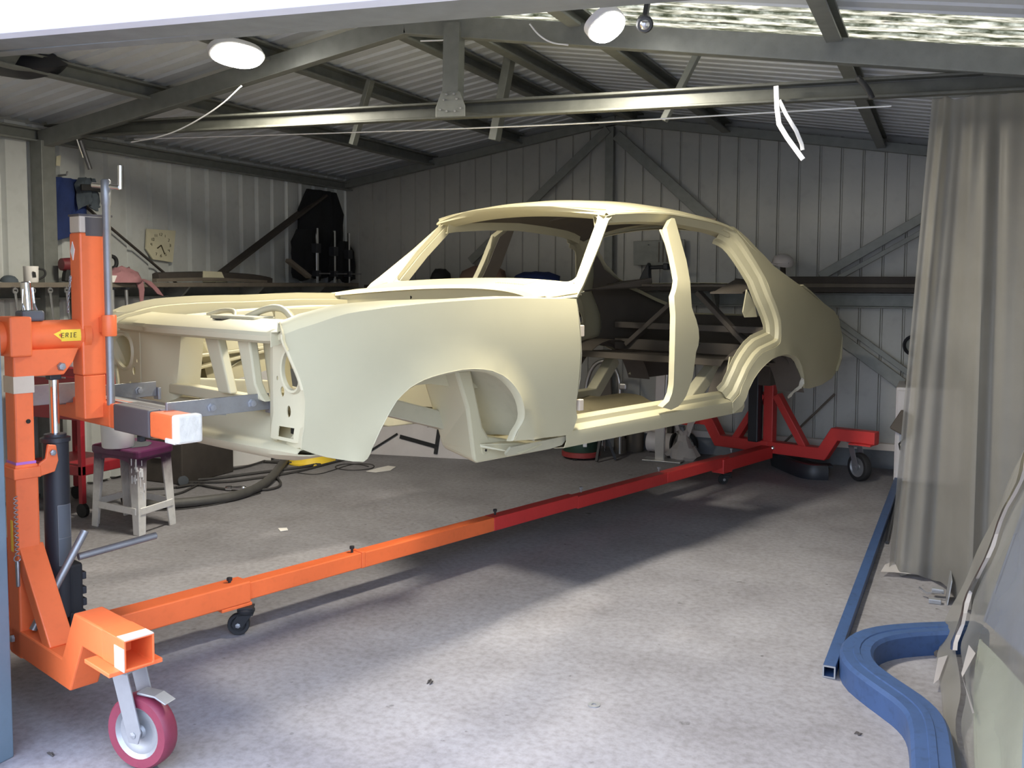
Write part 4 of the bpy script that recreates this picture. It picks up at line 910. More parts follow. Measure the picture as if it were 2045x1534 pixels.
build(MB().lathe((-.8095, -.055, .474), (1, 0, .07), [(.0095, 0), (.0095, .001), (0, .001)], 12), 'handle_bore', 'hole', ph)
# spine: telescoping square sections with clamp bolts and small castors
build(MB().box((XF1, YC - .045, .122), (-.405, YC + .045, .205)), 'front_spine', 'orange', rot, bevel=.005)
build(MB().box((-.405, YC - .034, .128), (.145, YC + .034, .196)), 'spine_tube', 'orange', rot, bevel=.004)
build(MB().box((.145, YC - .036, .126), (.165, YC + .036, .199)), 'spine_joint', 'orange', rot, bevel=.004)
sp = [(.165, 'orange'), (.98, 'orange'), (1.65, 'red'), (2.55, 'red'), (3.32, 'red')]
for i in range(4):
    x0, x1 = sp[i][0], sp[i+1][0]; g = .034 + .001*(i % 2)
    build(MB().box((x0, YC - g, .126 - .008*(i > 1)), (x1, YC + g, .194 - .008*(i > 1))), 'spine_tube', 'orange' if i < 1 else 'red', rot, bevel=.004)
build(MB().box((3.22, YC - .045, .088), (3.93, YC + .045, .175)), 'rear_spine', 'red', rot, bevel=.005)
for x in (-.47, .12, 1.02, 1.72, 2.5, 3.40):
    build(MB().lathe((x, YC, .196), (0, 0, 1), [(.006, 0), (.006, .016), (.011, .017), (.011, .028), (.004, .030), (0, .03)], 6), 'clamp_bolt', 'blackrub' if x < 1.5 else 'zinc', rot)
build(MB().box((-.53, YC - .045, .110), (-.40, YC + .045, .122)), 'castor_plate', 'orange', rot, bevel=.002)
build(MB().box((3.22, YC - .045, .078), (3.34, YC + .045, .09)), 'castor_plate', 'red', rot, bevel=.002)
caster(rot, (-.445, YC - .02, 0), .042, .026, math.radians(140), 'blackrub', -.028, top=.106, forkm='blackrub')
caster(rot, (3.26, YC - .02, 0), .034, .024, math.radians(140), 'blackrub', -.024, top=.074, forkm='blackrub')
# rear stand
XRc = 3.97
stand(XRc, 'red', .165, .315, False)
build(MB().box((XRc - .035, YC - .035, .12), (XRc + .035, YC + .04, .66)), 'rear_upright', 'red', rot, bevel=.005)
build(MB().box((XRc - .10, YC + .05, .20), (XRc - .02, YC + .13, .95)), 'rear_ram', 'black', rot, bevel=.008)
build(MB().box((XRc - .10, YC - .04, .62), (XRc + .02, YC + .06, .95)), 'rear_head', 'primer_shade', rot, bevel=.008)
build(MB().box((3.50, YC - .45, .84), (3.90, YC + .45, .89)), 'rear_cross_arm', 'primer_shade', rot, bevel=.006)
build(MB().lathe((XRc - .045, YC - .045, .165), (-1, -.6, .3), [(.014, 0), (.014, .006), (.008, .009), (0, .01)], 8), 'frame_bolt', 'chrome', rot)
caster(rot, (XRc + .03, YC - .655, 0), .098, .05, math.radians(62), 'blackrub', .05, top=.258)
caster(rot, (XRc - .02, YC + .70, 0), .098, .05, math.radians(110), 'blackrub', .045, top=.258)

# loose steel pipe leaning in the front stand
o = build(MB().tube([(-1.23, -0.07, 0.258), (-1.059, -0.07, 0.543)], .0125, 12), 'steel_pipe', 'steel', car, smooth=50)
mw = Matrix.Translation((CX, CY, 0)) @ Matrix.Rotation(CT, 4, 'Z'); o.parent = None; o.matrix_world = mw
tag(o, 'grey steel pipe leaning in the front of the orange stand', 'pipe')

# ================================================================ LAMPS
def lamp(name, c, sx, sy, rz, tilt, label, power):
    t = thing(name, label, 'lamp', c, 'work lamps under the roof')
    R = Matrix.Rotation(rz, 3, 'Z') @ Matrix.Rotation(tilt, 3, 'X')
    C0 = Vector(c)
    rim = []
    for k, h in ((1.0, .0), (1.06, .004), (1.06, .03), (.8, .045)):
        rim.append([C0 + R @ Vector((sx/2*k*math.copysign(abs(math.cos(a))**.85, math.cos(a)), sy/2*k*math.copysign(abs(math.sin(a))**.85, math.sin(a)), h)) for a in [2*PI*i/32 for i in range(32)]])
    mb = MB().grid(rim, wrap=True); mb.add(rim[-1], [tuple(range(32))]); build(mb, 'lamp_housing', 'white', t, smooth=40)
    dm = []
    for k, h in ((1.0, -.001), (.85, -.014), (.5, -.022), (.02, -.024)):
        dm.append([C0 + R @ Vector((sx/2*k*math.copysign(abs(math.cos(a))**.85, math.cos(a)), sy/2*k*math.copysign(abs(math.sin(a))**.85, math.sin(a)), h)) for a in [2*PI*i/32 for i in range(32)]])
    build(MB().grid(dm, wrap=True), 'lamp_diffuser', 'lamp', t, smooth=60)
    build(MB().bar(C0 + R @ Vector((0, 0, .04)), (C0.x, C0.y, zr(C0.x) + .02), .012, .03), 'mount_bracket', 'zinc', t)
    L = bpy.data.lights.new('lamp_light', 'AREA'); L.shape = 'RECTANGLE'; L.size = sx; L.size_y = sy*1.4; L.energy = power; L.color = (1, .94, .78)
    lo = bpy.data.objects.new('lamp_light', L); COL.objects.link(lo); lo.parent = t
    lo.matrix_local = Matrix.Translation((0, 0, -.12)) @ Matrix.Rotation(rz, 4, 'Z')
    return t
L1 = (-3.214, 3.75, 2.473)
L2 = (-1.27, 3.7, 2.393)
lamp('work_lamp', L1, .32, .15, math.radians(84), math.radians(-35), 'oblong glowing work lamp under the left roof slope', 39)
lamp('work_lamp', L2, .23, .15, math.radians(88), math.radians(-38), 'glowing work lamp near the ridge beside the roof skylight', 48)
t = thing('sensor_lamp_head', 'small dark sensor lamp head beside the ridge work lamp', 'lamp', (-1.16, 3.85, 2.438))
c = Vector(t.location)
build(MB().lathe(c, (.3, -.8, -.5), [(0, -.03), (.03, -.025), (.034, .0), (.036, .028), (.03, .034), (0, .034)], 16), 'lamp_shell', 'black', t, smooth=40)
build(MB().lathe(c + Vector((.3, -.8, -.5)).normalized()*.033, (.3, -.8, -.5), [(.022, 0), (.012, .006), (0, .007)], 12), 'glass_eye', 'chrome', t, smooth=50)
build(MB().bar(c + Vector((0, .01, .02)), (c.x, c.y + .05, zr(c.x) + .02), .02, .02), 'stem', 'black', t)
# cords
def cord(name, pts, r, m, label, it=3, cat='cord', group=None):
    return tag(build(MB().tube(smoothp(pts, it), r, 6), name, m, None, smooth=60, origin=pts[0]), label, cat, group)
cord('lamp_cord', [(-3.238, 3.8, 2.337), (-3.508, 3.95, 2.283), (-3.849, 4.05, 2.207), (-4.084, 4.1, 2.176), (-4.36, 4.15, 2.17)], .004, 'white', 'thin white cord drooping from the left work lamp to the tie beam')
cord('slack_wire', [(-4.44, 4.25, 2.206), (-2.891, 4.25, 2.15), (-1.74, 4.25, 2.115), (-1.056, 4.25, 2.107), (-0.597, 4.25, 2.102), (-0.215, 4.25, 2.095)], .0035, 'white', 'long thin wire stretched just below the tie beam', it=2)
cord('ridge_wire', [(-2.403, 4.15, 2.557), (-2.233, 4.15, 2.544), (-2.096, 4.15, 2.554)], .004, 'white', 'short pale wire looped round the king post top')
cord('ridge_wire', [(-1.745, 4.0, 2.532), (-1.702, 4.0, 2.478), (-1.661, 4.05, 2.45), (-1.575, 4.05, 2.433)], .004, 'white', 'curved pale wire under the roof left of the ridge work lamp')
# bent white strap hanging on the tie beam, dark strap beside it
t = thing('hanging_strap', 'bent white plastic strap hanging from the tie beam', 'strap', (-0.648, 4.06, 2.119))
build(MB().sweep([(-0.653, 4.06, 2.177), (-0.646, 4.05, 2.087), (-0.636, 4.05, 2.018), (-0.602, 4.05, 1.961), (-0.536, 4.05, 1.868)], [(-.010, -.004), (.010, -.004), (.010, .004), (-.010, .004)], (0, 1, 0)), 'front_strap', 'white', t, bevel=.001)
build(MB().sweep([(-0.644, 4.09, 2.124), (-0.615, 4.09, 2.064), (-0.572, 4.09, 1.992), (-0.549, 4.09, 1.937), (-0.544, 4.09, 1.912)], [(-.008, -.003), (.008, -.003), (.008, .003), (-.008, .003)], (0, 1, 0)), 'rear_strap', 'white', t, bevel=.001)
cord('dark_strap', [(-0.333, 4.05, 2.183), (-0.309, 4.04, 2.153), (-0.288, 4.04, 2.122), (-0.277, 4.05, 2.097)], .012, 'blackrub', 'short dark strap looped over the right end of the tie beam', cat='strap')
# dark fan of cobwebbed cloth / bag in the roof corner at the left
t = build(MB().lathe((-4.288, 3.4, 2.465), (.2, -.3, 1), [(.03, -.08), (.16, -.05), (.21, .0), (.16, .05), (.05, .08)], 14), 'roof_vent_fan', 'black', None, smooth=40, origin=(-4.288, 3.4, 2.465))
tag(t, 'round dark object up under the roof in the left corner', 'fan')

# ================================================================ LEFT WALL: shelf and things on it
XS = XL + .10
t = thing('wall_shelf', 'long weathered timber shelf along the left wall', 'shelf', (XS, 4.6, 1.33))
build(MB().box((XL + .015, 3.3, 1.315), (XL + .30, YB - .25, 1.345)), 'shelf_board', 'shelf', t, bevel=.003)
for y in (3.6, 4.3, 5.1, 5.9, 6.7): build(MB().prism([(XL + .02, y, 1.315), (XL + .26, y, 1.315), (XL + .02, y, 1.10)], (0, .02, 0)), 'shelf_bracket', 'galv', t)
def onshelf(px, x=XL + .24): return px
t = thing('enamel_mug', 'white mug with dark handle standing on the left wall shelf', 'mug', (-4.88, 3.866, 1.363))
c = Vector(t.location); c.z = 1.345; t.location = c; ROOT[t.name] = c.copy()
build(MB().lathe(c, (0, 0, 1), [(0, 0), (.036, 0), (.040, .006), (.042, .095), (.039, .095), (.037, .008), (0, .008)], 24), 'mug_body', 'paper', t, smooth=40)
build(MB().tube(smoothp([c + Vector((.03, .028, .08)), c + Vector((.05, .055, .075)), c + Vector((.05, .06, .04)), c + Vector((.03, .03, .018))], 2), .006, 8), 'mug_handle', 'blackrub', t, smooth=60)
build(MB().prism([c + Vector((.043, -.02, .03)), c + Vector((.044, .0, .03)), c + Vector((.044, -.004, .06)), c + Vector((.043, -.024, .065))], (.001, 0, 0)), 'mug_print', 'blackrub', t)
c = Vector((-4.88, 3.722, 1.357)); c.z = 1.345
t = thing('rag_bundle', 'small crumpled grey rag beside the white mug on the shelf', 'rag', c)
build(MB().lathe(c, (.1, 0, 1), [(0, 0), (.05, .002), (.045, .02), (.03, .035), (.012, .04), (0, .038)], 11), 'rag', 'greycloth', t, smooth=60)
# red angle grinder / drill on the shelf right of the tall post
def gun(c, mcol, label, name, s=1.0, a=0.0):
    c = Vector(c); t = thing(name, label, 'power tool', c); R = rotz(a)
    q = lambda x, y, z: c + R @ Vector((x*s, y*s, z*s))
    build(MB().lathe(q(-.08, 0, .10), R @ Vector((1, 0, 0)), [(0, 0), (.034*s, .006*s), (.038*s, .05*s), (.034*s, .12*s), (.022*s, .16*s), (.016*s, .20*s), (0, .20*s)], 16), 'motor_body', mcol, t, smooth=45)
    build(MB().sweep([q(-.03, 0, .09), q(-.045, 0, .045), q(-.05, 0, .005)], [(-.016*s, -.02*s), (.016*s, -.02*s), (.016*s, .02*s), (-.016*s, .02*s)], R @ Vector((0, 1, 0))), 'pistol_grip', 'blackrub', t, bevel=.006)
    build(MB().lathe(q(.12, 0, .10), R @ Vector((1, 0, 0)), [(.014*s, 0), (.012*s, .03*s), (.004*s, .04*s), (.003*s, .09*s), (0, .09*s)], 10), 'chuck', 'steel', t, smooth=45)
    return t
p = Vector((-4.88, 4.169, 1.383)); gun((p.x, p.y, 1.345), 'drillred', 'dark red power drill on the shelf left of the tall orange post', 'power_drill', 1.1, 1.4)
p = Vector((-4.85, 4.51, 1.327))
t = thing('pink_rag', 'faded pink rag bundle hanging over the shelf edge right of the tall orange post', 'rag', (p.x, p.y, 1.345))
c = Vector((p.x, p.y, 1.345))
rnd = random.Random(77); rows = [[c + Vector((.10*k*math.cos(a)*(1 + rnd.uniform(-.16, .16)), .13*k*math.sin(a)*(1 + rnd.uniform(-.16, .16)), h + rnd.uniform(-.012, .012)*(h > 0))) for a in [2*PI*i/20 for i in range(20)]] for k, h in ((1, 0), (1.05, .025), (.85, .06), (.6, .075), (.4, .10), (.15, .085), (.01, .09))]
build(MB().grid(rows, wrap=True), 'rag_bundle', 'pink', t, smooth=50)
e = XL + .315
build(MB().grid([[(e - .05, c.y + .06, 1.37), (e - .05, c.y + .11, 1.37)], [(e, c.y + .06, 1.352), (e, c.y + .12, 1.352)], [(e + .01, c.y + .075, 1.30), (e + .01, c.y + .12, 1.30)], [(e + .012, c.y + .08, 1.22), (e + .012, c.y + .105, 1.22)]]), 'hanging_tail', 'pink', t, thick=.006, smooth=60)
build(MB().grid([[(e - .05, c.y + .13, 1.37), (e - .05, c.y + .17, 1.37)], [(e, c.y + .14, 1.352), (e, c.y + .19, 1.352)], [(e + .01, c.y + .19, 1.31), (e + .01, c.y + .24, 1.305)], [(e + .012, c.y + .23, 1.27), (e + .012, c.y + .285, 1.255)]]), 'hanging_tail', 'pink', t, thick=.006, smooth=60)
p = Vector((-4.9, 4.433, 1.407))
t = thing('clamp_handle', 'dark curved clamp handle standing on the shelf by the pink rag', 'clamp', (p.x, p.y, 1.345))
c = Vector((p.x, p.y, 1.345))
build(MB().tube(smoothp([c + Vector((0, -.06, .10)), c + Vector((0, .03, .175)), c + Vector((0, .085, .16)), c + Vector((0, .085, .10)), c + Vector((0, .02, .085)), c + Vector((0, -.06, .09))], 2), .013, 8), 'handle_loop', 'blackrub', t, smooth=60)
build(MB().box(c + Vector((-.02, -.05, 0)), c + Vector((.02, .02, .095))), 'clamp_body', 'black', t, bevel=.006)
p = Vector((-4.82, 4.406, 1.353))
t = build(MB().box((p.x - .02, p.y - .06, 1.345), (p.x + .03, p.y + .12, 1.39)), 'white_carton', 'paper', None, bevel=.003, origin=(p.x, p.y, 1.345)); tag(t, 'small white carton on the shelf in front of the pink rag', 'box')
# long dark sanding board and a pale card on the shelf
t = thing('trim_moulding', 'long dark curved moulding lying on the left wall shelf', 'moulding', (XL + .2, 5.2, 1.345))
build(MB().sweep(smoothp([(XL + .20, 4.85, 1.385), (XL + .20, 5.35, 1.40), (XL + .20, 5.85, 1.385), (XL + .20, 6.05, 1.36)], 2), [(-.03, -.02), (.03, -.02), (.03, .02), (0, .03), (-.03, .02)]), 'moulding_strip', 'timberdk', t, smooth=40)
build(MB().sweep(smoothp([(XL + .24, 4.80, 1.36), (XL + .24, 5.35, 1.375), (XL + .24, 5.95, 1.352)], 2), [(-.02, -.012), (.02, -.012), (.02, .012), (-.02, .012)]), 'pale_edge', 'shelf', t, smooth=40)
p = Vector((-4.86, 5.357, 1.362))
t = build(MB().prism([(p.x, p.y - .10, 1.35), (p.x, p.y + .14, 1.35), (p.x - .015, p.y + .11, 1.425), (p.x - .015, p.y - .08, 1.43)], (.006, 0, 0)), 'pale_card', 'clock', None, origin=(p.x, p.y, 1.35)); tag(t, 'small pale card leaning on the shelf end of the dark moulding', 'card')
# spanners hanging below the shelf on a rail
for i in range(7):
    y = 3.56 + i*.115; L = .16 + .012*i; x = XL + .325
    t = thing('ring_spanner', ['polished', 'dull'][i % 2] + ' steel spanner hanging under the shelf edge at the far left', 'spanner', (x, y, 1.315), 'spanners hanging under the left shelf')
    t['label'] = ('first', 'second', 'third', 'fourth', 'fifth', 'sixth', 'last')[i] + ' spanner from the left hanging under the shelf edge at far left'
    build(MB().prism([(x, y - .008, 1.295), (x, y + .008, 1.295), (x, y + .006 + .02, 1.295 - L), (x, y - .006 + .02, 1.295 - L)], (.006, 0, 0)), 'shank', 'steel', t, bevel=.002)
    build(MB().lathe((x, y, 1.298), (1, 0, 0), [(.010, 0), (.017, 0), (.017, .008), (.010, .008)], 14, closed=True), 'ring_end', 'steel', t, smooth=40)
    build(MB().prism([(x, y + .02 - .012, 1.295 - L), (x, y + .02 + .012, 1.295 - L), (x, y + .042, 1.265 - L), (x, y + .030, 1.262 - L), (x, y + .024, 1.28 - L), (x, y + .014, 1.28 - L), (x, y + .006, 1.26 - L), (x, y - .002, 1.265 - L)], (.007, 0, 0)), 'open_jaw', 'steel', t)
    build(MB().tube([(x - .03, y, 1.318), (x + .003, y, 1.318), (x + .006, y, 1.302)], .002, 5), 'hook', 'zinc', t)
for i, (py, L) in enumerate(((4.25, .34), (4.36, .40), (4.47, .30))):
    x = XL + .33
    t = thing('hanging_tube', ('left', 'middle and longest', 'right and shortest')[i] + ' of three steel tubes hanging under the shelf by the orange stand', 'tube', (x, py, 1.315), 'steel tubes hanging under the left shelf')
    build(MB().tube([(x, py, 1.31), (x + .005, py + .01, 1.31 - L)], .012, 10), 'tube_body', 'steel', t, smooth=50)
    build(MB().box((x - .03, py - .015, 1.30), (x + .015, py + .015, 1.315)), 'hanger_clip', 'black', t)
# wall clock with hands and numerals
cc = [(-5.065, 4.947, 1.72), (-5.065, 5.216, 1.72), (-5.065, 5.181, 1.491), (-5.065, 4.996, 1.508), (-5.065, 4.934, 1.58)]
t = thing('wall_clock', 'pale square clock with a chipped corner hanging on the left wall sheet', 'clock', cc[0])
build(MB().prism(cc, (-.012, 0, 0)), 'clock_face', 'clock', t)
ctr = Vector((-5.061, 5.07, 1.61))
h1, h2 = Vector((-5.061, 5.101, 1.547)), Vector((-5.061, 5.032, 1.587))
build(MB().bar(ctr, h1, .006, .003, (1, 0, 0)), 'minute_hand', 'ink', t)
build(MB().bar(ctr, h2, .007, .003, (1, 0, 0)), 'hour_hand', 'ink', t)
def seg(ch):   # simple stroke numerals on a unit box
    G = {'1': [(.5, 0, .5, 1)], '2': [(0, 1, 1, 1), (1, 1, 1, .5), (1, .5, 0, 0), (0, 0, 1, 0)], '3': [(0, 1, 1, 1), (1, 1, 1, 0), (0, .5, 1, .5), (0, 0, 1, 0)], '4': [(0, 1, 0, .5), (0, .5, 1, .5), (1, 1, 1, 0)], '5': [(1, 1, 0, 1), (0, 1, 0, .5), (0, .5, 1, .5), (1, .5, 1, 0), (1, 0, 0, 0)],
         '6': [(1, 1, 0, .6), (0, .6, 0, 0), (0, 0, 1, 0), (1, 0, 1, .5), (1, .5, 0, .5)], '7': [(0, 1, 1, 1), (1, 1, .4, 0)], '8': [(0, 0, 1, 0), (1, 0, 1, 1), (1, 1, 0, 1), (0, 1, 0, 0), (0, .5, 1, .5)], '9': [(1, .5, 0, .5), (0, .5, 0, 1), (0, 1, 1, 1), (1, 1, 1, 0)], '0': [(0, 0, 1, 0), (1, 0, 1, 1), (1, 1, 0, 1), (0, 1, 0, 0)], '4_': []}
    return G[ch]
def text_strokes(txt, P, U, V, w, h, r, gap=.35):
    mb = MB(); P = Vector(P); U = Vector(U); V = Vector(V)
    for k, ch in enumerate(txt):
        for (a, b, c, d) in seg(ch): mb.tube([P + U*(k*w*(1 + gap) + a*w) + V*b*h, P + U*(k*w*(1 + gap) + c*w) + V*d*h], r, 4)
    return mb
mid = sum((Vector(c) for c in cc[:3]), Vector())/3
for hr in range(1, 13):
    a = math.radians(90 - 30*hr); c = Vector((cc[0][0] + .0015, ctr.y + .088*math.cos(a)*1.0, ctr.z + .075*math.sin(a)))
    if hr in (8,): continue
    s_ = str(hr); build(text_strokes(s_, c - Vector((0, .008*len(s_), .008)), (0, 1, 0), (0, 0, 1), .012, .018, .0016), 'clock_numeral', 'ink', t)
# blue work jacket and grey cap hung on the left wall
def garment(name, label, m, y0, y1, z0, z1, x, seed, cat='jacket'):
    rnd = random.Random(seed); rows = []
    nv, nu = 9, 14
    for i in range(nv):
        z = z1 + (z0 - z1)*i/(nv-1); r = []
        k = math.sin(PI*min(1, .25 + .75*i/(nv-1))*.5); sh = .62 + .38*min(1, i/2)
        for j in range(nu):
            u = j/(nu-1); y = (y0 + y1)/2 + (u - .5)*(y1 - y0)*sh + rnd.uniform(-.008, .008)
            r.append((x + .05*math.sin(PI*u)**.6*(.5 + .6*k) + .014*math.sin(u*19 + i*.4 + seed), y, z + (.02*math.sin(u*9 + seed) if i == nv-1 else 0)))
        rows.append(r)
    return rows
c = (XL + .05, 4.25, 1.95)
t = thing('work_jacket', 'blue work jacket hanging on the left wall behind the tall orange post', 'jacket', c)
build(MB().grid(garment('', '', '', 4.08, 4.44, 1.62, 2.0, XL + .04, 3)), 'jacket_body', 'bluecloth', t, smooth=60, thick=.012)
build(MB().grid(garment('', '', '', 4.30, 4.47, 1.82, 2.01, XL + .10, 5)), 'jacket_sleeve', 'greycloth', t, smooth=60, thick=.01)
build(MB().sweep([(XL + .17, 4.28, 1.94), (XL + .18, 4.36, 1.945), (XL + .17, 4.46, 1.94)], [(-.01, -.02), (.01, -.02), (.01, .02), (-.01, .02)]), 'jacket_collar', 'blackrub', t, bevel=.005)
build(MB().tube([(XL, 4.26, 2.02), (XL + .07, 4.26, 2.02), (XL + .08, 4.26, 2.04)], .006, 6), 'coat_hook', 'zinc', t)
t = thing('air_wand', 'bright thin metal rods hung high on the left wall above the blue jacket', 'rod', (-4.95, 4.272, 2.263))
build(MB().tube([(-4.95, 4.265, 2.268), (-4.95, 4.299, 2.18), (-4.95, 4.32, 2.13)], .007, 8), 'front_rod', 'chrome', t, smooth=50)
build(MB().tube([(-5.0, 4.345, 2.245), (-5.0, 4.416, 2.071)], .014, 8), 'rear_rod', 'steel', t, smooth=50)
p = [(-5.07, 4.221, 2.133), (-5.07, 4.254, 2.144), (-5.07, 4.245, 2.074), (-5.07, 4.215, 2.074)]
tag(build(MB().prism(p, (.004, 0, 0)), 'note_card', 'clock', None, origin=p[0]), 'small pale note stuck high on the left wall by the column', 'card')
# black overalls, sash clamps in the back left corner
t = thing('black_overalls', 'bulky black overalls hanging in the back left corner', 'overalls', (XL + .1, 6.95, 2.1))
build(MB().grid(garment('', '', '', 6.62, 7.28, 1.40, 2.16, XL + .06, 8)), 'overalls_body', 'darkcloth', t, smooth=60, thick=.02)
build(MB().grid(garment('', '', '', 6.45, 6.85, 1.38, 1.80, XL + .12, 9)), 'overalls_leg', 'darkcloth', t, smooth=60, thick=.02)
build(MB().grid(garment('', '', '', 6.9, 7.3, 1.36, 1.72, XL + .16, 12)), 'overalls_leg', 'darkcloth', t, smooth=60, thick=.02)
for i, (px, top, bot) in enumerate(((645, 465, 582), (673, 467, 575), (698, 472, 572))):
    y = (6.62, 6.87, 7.09)[i]; x = XL + .25
    a = Vector((x, y, (1.81, 1.80, 1.79)[i]))
    t = thing('sash_clamp', 'upright %s sash clamp with a bright bar in the back left corner' % ('leftmost', 'middle', 'rightmost')[i], 'clamp', (x, y, 1.345), 'sash clamps in the back left corner')
    build(MB().box((x - .005, y - .012, 1.345), (x + .005, y + .012, a.z)), 'clamp_bar', 'chrome', t)
    build(MB().box((x - .04, y - .03, 1.60 - .02*i), (x + .02, y + .03, 1.68 - .02*i)), 'sliding_jaw', 'black', t, bevel=.004)
    build(MB().box((x - .04, y - .025, 1.40), (x + .02, y + .025, 1.45)), 'fixed_jaw', 'black', t, bevel=.004)
    build(MB().tube([(x + .02, y, 1.425), (x + .13, y, 1.425)], .006, 6), 'clamp_screw', 'steel', t)
p = Vector((-4.75, 6.095, 1.525)); q = Vector((-4.75, 6.367, 1.395))
tag(build(MB().bar(p, q, .03, .05, (1, 0, 0)), 'timber_offcut', 'shelf', None, bevel=.003, origin=q), 'short pale timber offcut leaning on the shelf below the black overalls', 'timber')

# ================================================================ TOOL CART, STOOL, BUCKET
cx0, cx1, cy0, cy1 = -4.88, -4.43, 3.80, 4.15
t = thing('tool_cart', 'red steel tool cart standing behind the hydraulic ram', 'tool cart', (cx0, cy0, 0))
for z0, z1, nm in ((.74, .86, 'drawer_unit'), (.56, .64, 'middle_tray'), (.24, .30, 'lower_tray')):
    build(MB().box((cx0, cy0, z0), (cx1, cy1, z1)), nm, 'toolred', t, bevel=.006)
for x in (cx0, cx1 - .03):
    for y in (cy0, cy1 - .03): build(MB().box((x, y, .08), (x + .03, y + .03, .76)), 'corner_post', 'toolred', t, bevel=.003)
for x in (cx0 + .015, cx1 - .015):
    for y in (cy0 + .015, cy1 - .015): build(MB().lathe((x, y - .012, .04), (0, 1, 0), [(0, 0), (.04, 0), (.04, .024), (0, .024)], 16), 'cart_wheel', 'blackrub', t, smooth=40)
build(MB().box((cx0 + .02, cy0 - .006, .76), (cx1 - .02, cy0, .81)), 'drawer_front', 'toolred', t, bevel=.003)
build(MB().box((cx0 + .1, cy0 - .014, .80), (cx1 - .1, cy0 - .004, .808)), 'drawer_pull', 'steel', t)
def floorthing(*a): pass
t = tag(build(MB().box((-4.68, 3.84, .86), (-4.52, 4.0, .90)), 'parts_tray', 'white', None, bevel=.004, origin=(-4.6, 3.9, .86)), 'small white parts tray on top of the red tool cart', 'tray')
for i, (x, y, r, h) in enumerate(((-4.80, 3.9, .03, .10), (-4.74, 4.05, .025, .08))):
    tt = thing('oil_bottle', ('taller', 'shorter')[i] + ' dark oil bottle on top of the red tool cart', 'bottle', (x, y, .86))
    build(MB().lathe((x, y, .86), (0, 0, 1), [(r, 0), (r, h*.65), (r*.4, h*.85), (r*.4, h)], 14), 'bottle_body', 'black', tt, smooth=40)
    build(MB().lathe((x, y, .86 + h), (0, 0, 1), [(r*.45, 0), (r*.45, h*.15), (0, h*.15)], 10), 'bottle_cap', 'toolred', tt, smooth=40)
for i, (x0, y0, x1, y1, z) in enumerate(((-4.80, 3.84, -4.46, 3.92, .648), (-4.76, 3.97, -4.40, 4.02, .648))):
    tt = thing('long_spanner', ('nearer', 'further')[i] + ' long spanner lying on the middle tray of the red cart', 'spanner', (x0, y0, .64))
    build(MB().bar((x0, y0, z), (x1, y1, z), .018, .008), 'shank', 'chrome', tt, bevel=.002)
    build(MB().lathe((x1, y1, z - .006), (0, 0, 1), [(.012, 0), (.022, 0), (.022, .012), (.012, .012)], 14, closed=True), 'ring_end', 'chrome', tt, smooth=40)
# cluttered dark crates behind the cart
for i, (x0, y0, x1, y1, z, m, lab) in enumerate(((-4.95, 4.7, -4.55, 5.2, .34, 'timberdk', 'dark timber crate by the left wall beyond the red cart'), (-4.9, 6.5, -4.45, 6.95, .30, 'cardboard', 'brown carton by the left wall beyond the low black tool case'), (-4.95, 5.9, -4.5, 6.4, .26, 'black', 'low black tool case by the left wall near the hoses'))):
    tt = thing(('timber_crate', 'brown_carton', 'tool_case')[i], lab, ('crate', 'box', 'case')[i], (x0, y0, 0))
    build(MB().box((x0, y0, 0), (x1, y1, z)), 'case_body', m, tt, bevel=.008)
    build(MB().box((x0 - .006, y0 - .006, z - .03), (x1 + .006, y1 + .006, z + .012)), 'lid', m, tt, bevel=.006)
    build(MB().box(((x0 + x1)/2 - .05, y0 - .02, z*.5), ((x0 + x1)/2 + .05, y0 - .004, z*.62)), 'grip', 'steel', tt, bevel=.003)
# plastic stool
SZ = .455
ft = [(-3.84, 3.649, 0.0), (-4.251, 3.703, 0.0), (-3.861, 3.937, 0.0)]
f0, f1, f2 = (Vector(p) for p in ft); f3 = f1 + f2 - f0
cen = (f1 + f2)/2
tops = [cen + (p - cen)*.90 + Vector((0, 0, SZ - .03)) for p in (f0, f1, f3, f2)]
feet = [f0, f1, f3, f2]
st = thing('plastic_stool', 'paint splashed white and purple plastic stool holding the white bucket', 'stool', cen)
def smooth_sq(q):
    out = []
    for i in range(4):
        a, b, c = q[i-1], q[i], q[(i+1) % 4]; out += [b.lerp(a, .12), b.lerp(a, .03).lerp(c, .03), b.lerp(c, .12)]
    return out
seat = [cen + (p - cen)*1.02 for p in (f0, f1, f3, f2)]
rim = smoothp([(p.x, p.y) for p in smooth_sq(seat)], 1, True)
mb = MB(); mb.prism([(x, y, SZ - .045) for x, y in rim], (0, 0, .045)); build(mb, 'seat', 'purple', st, bevel=.010)
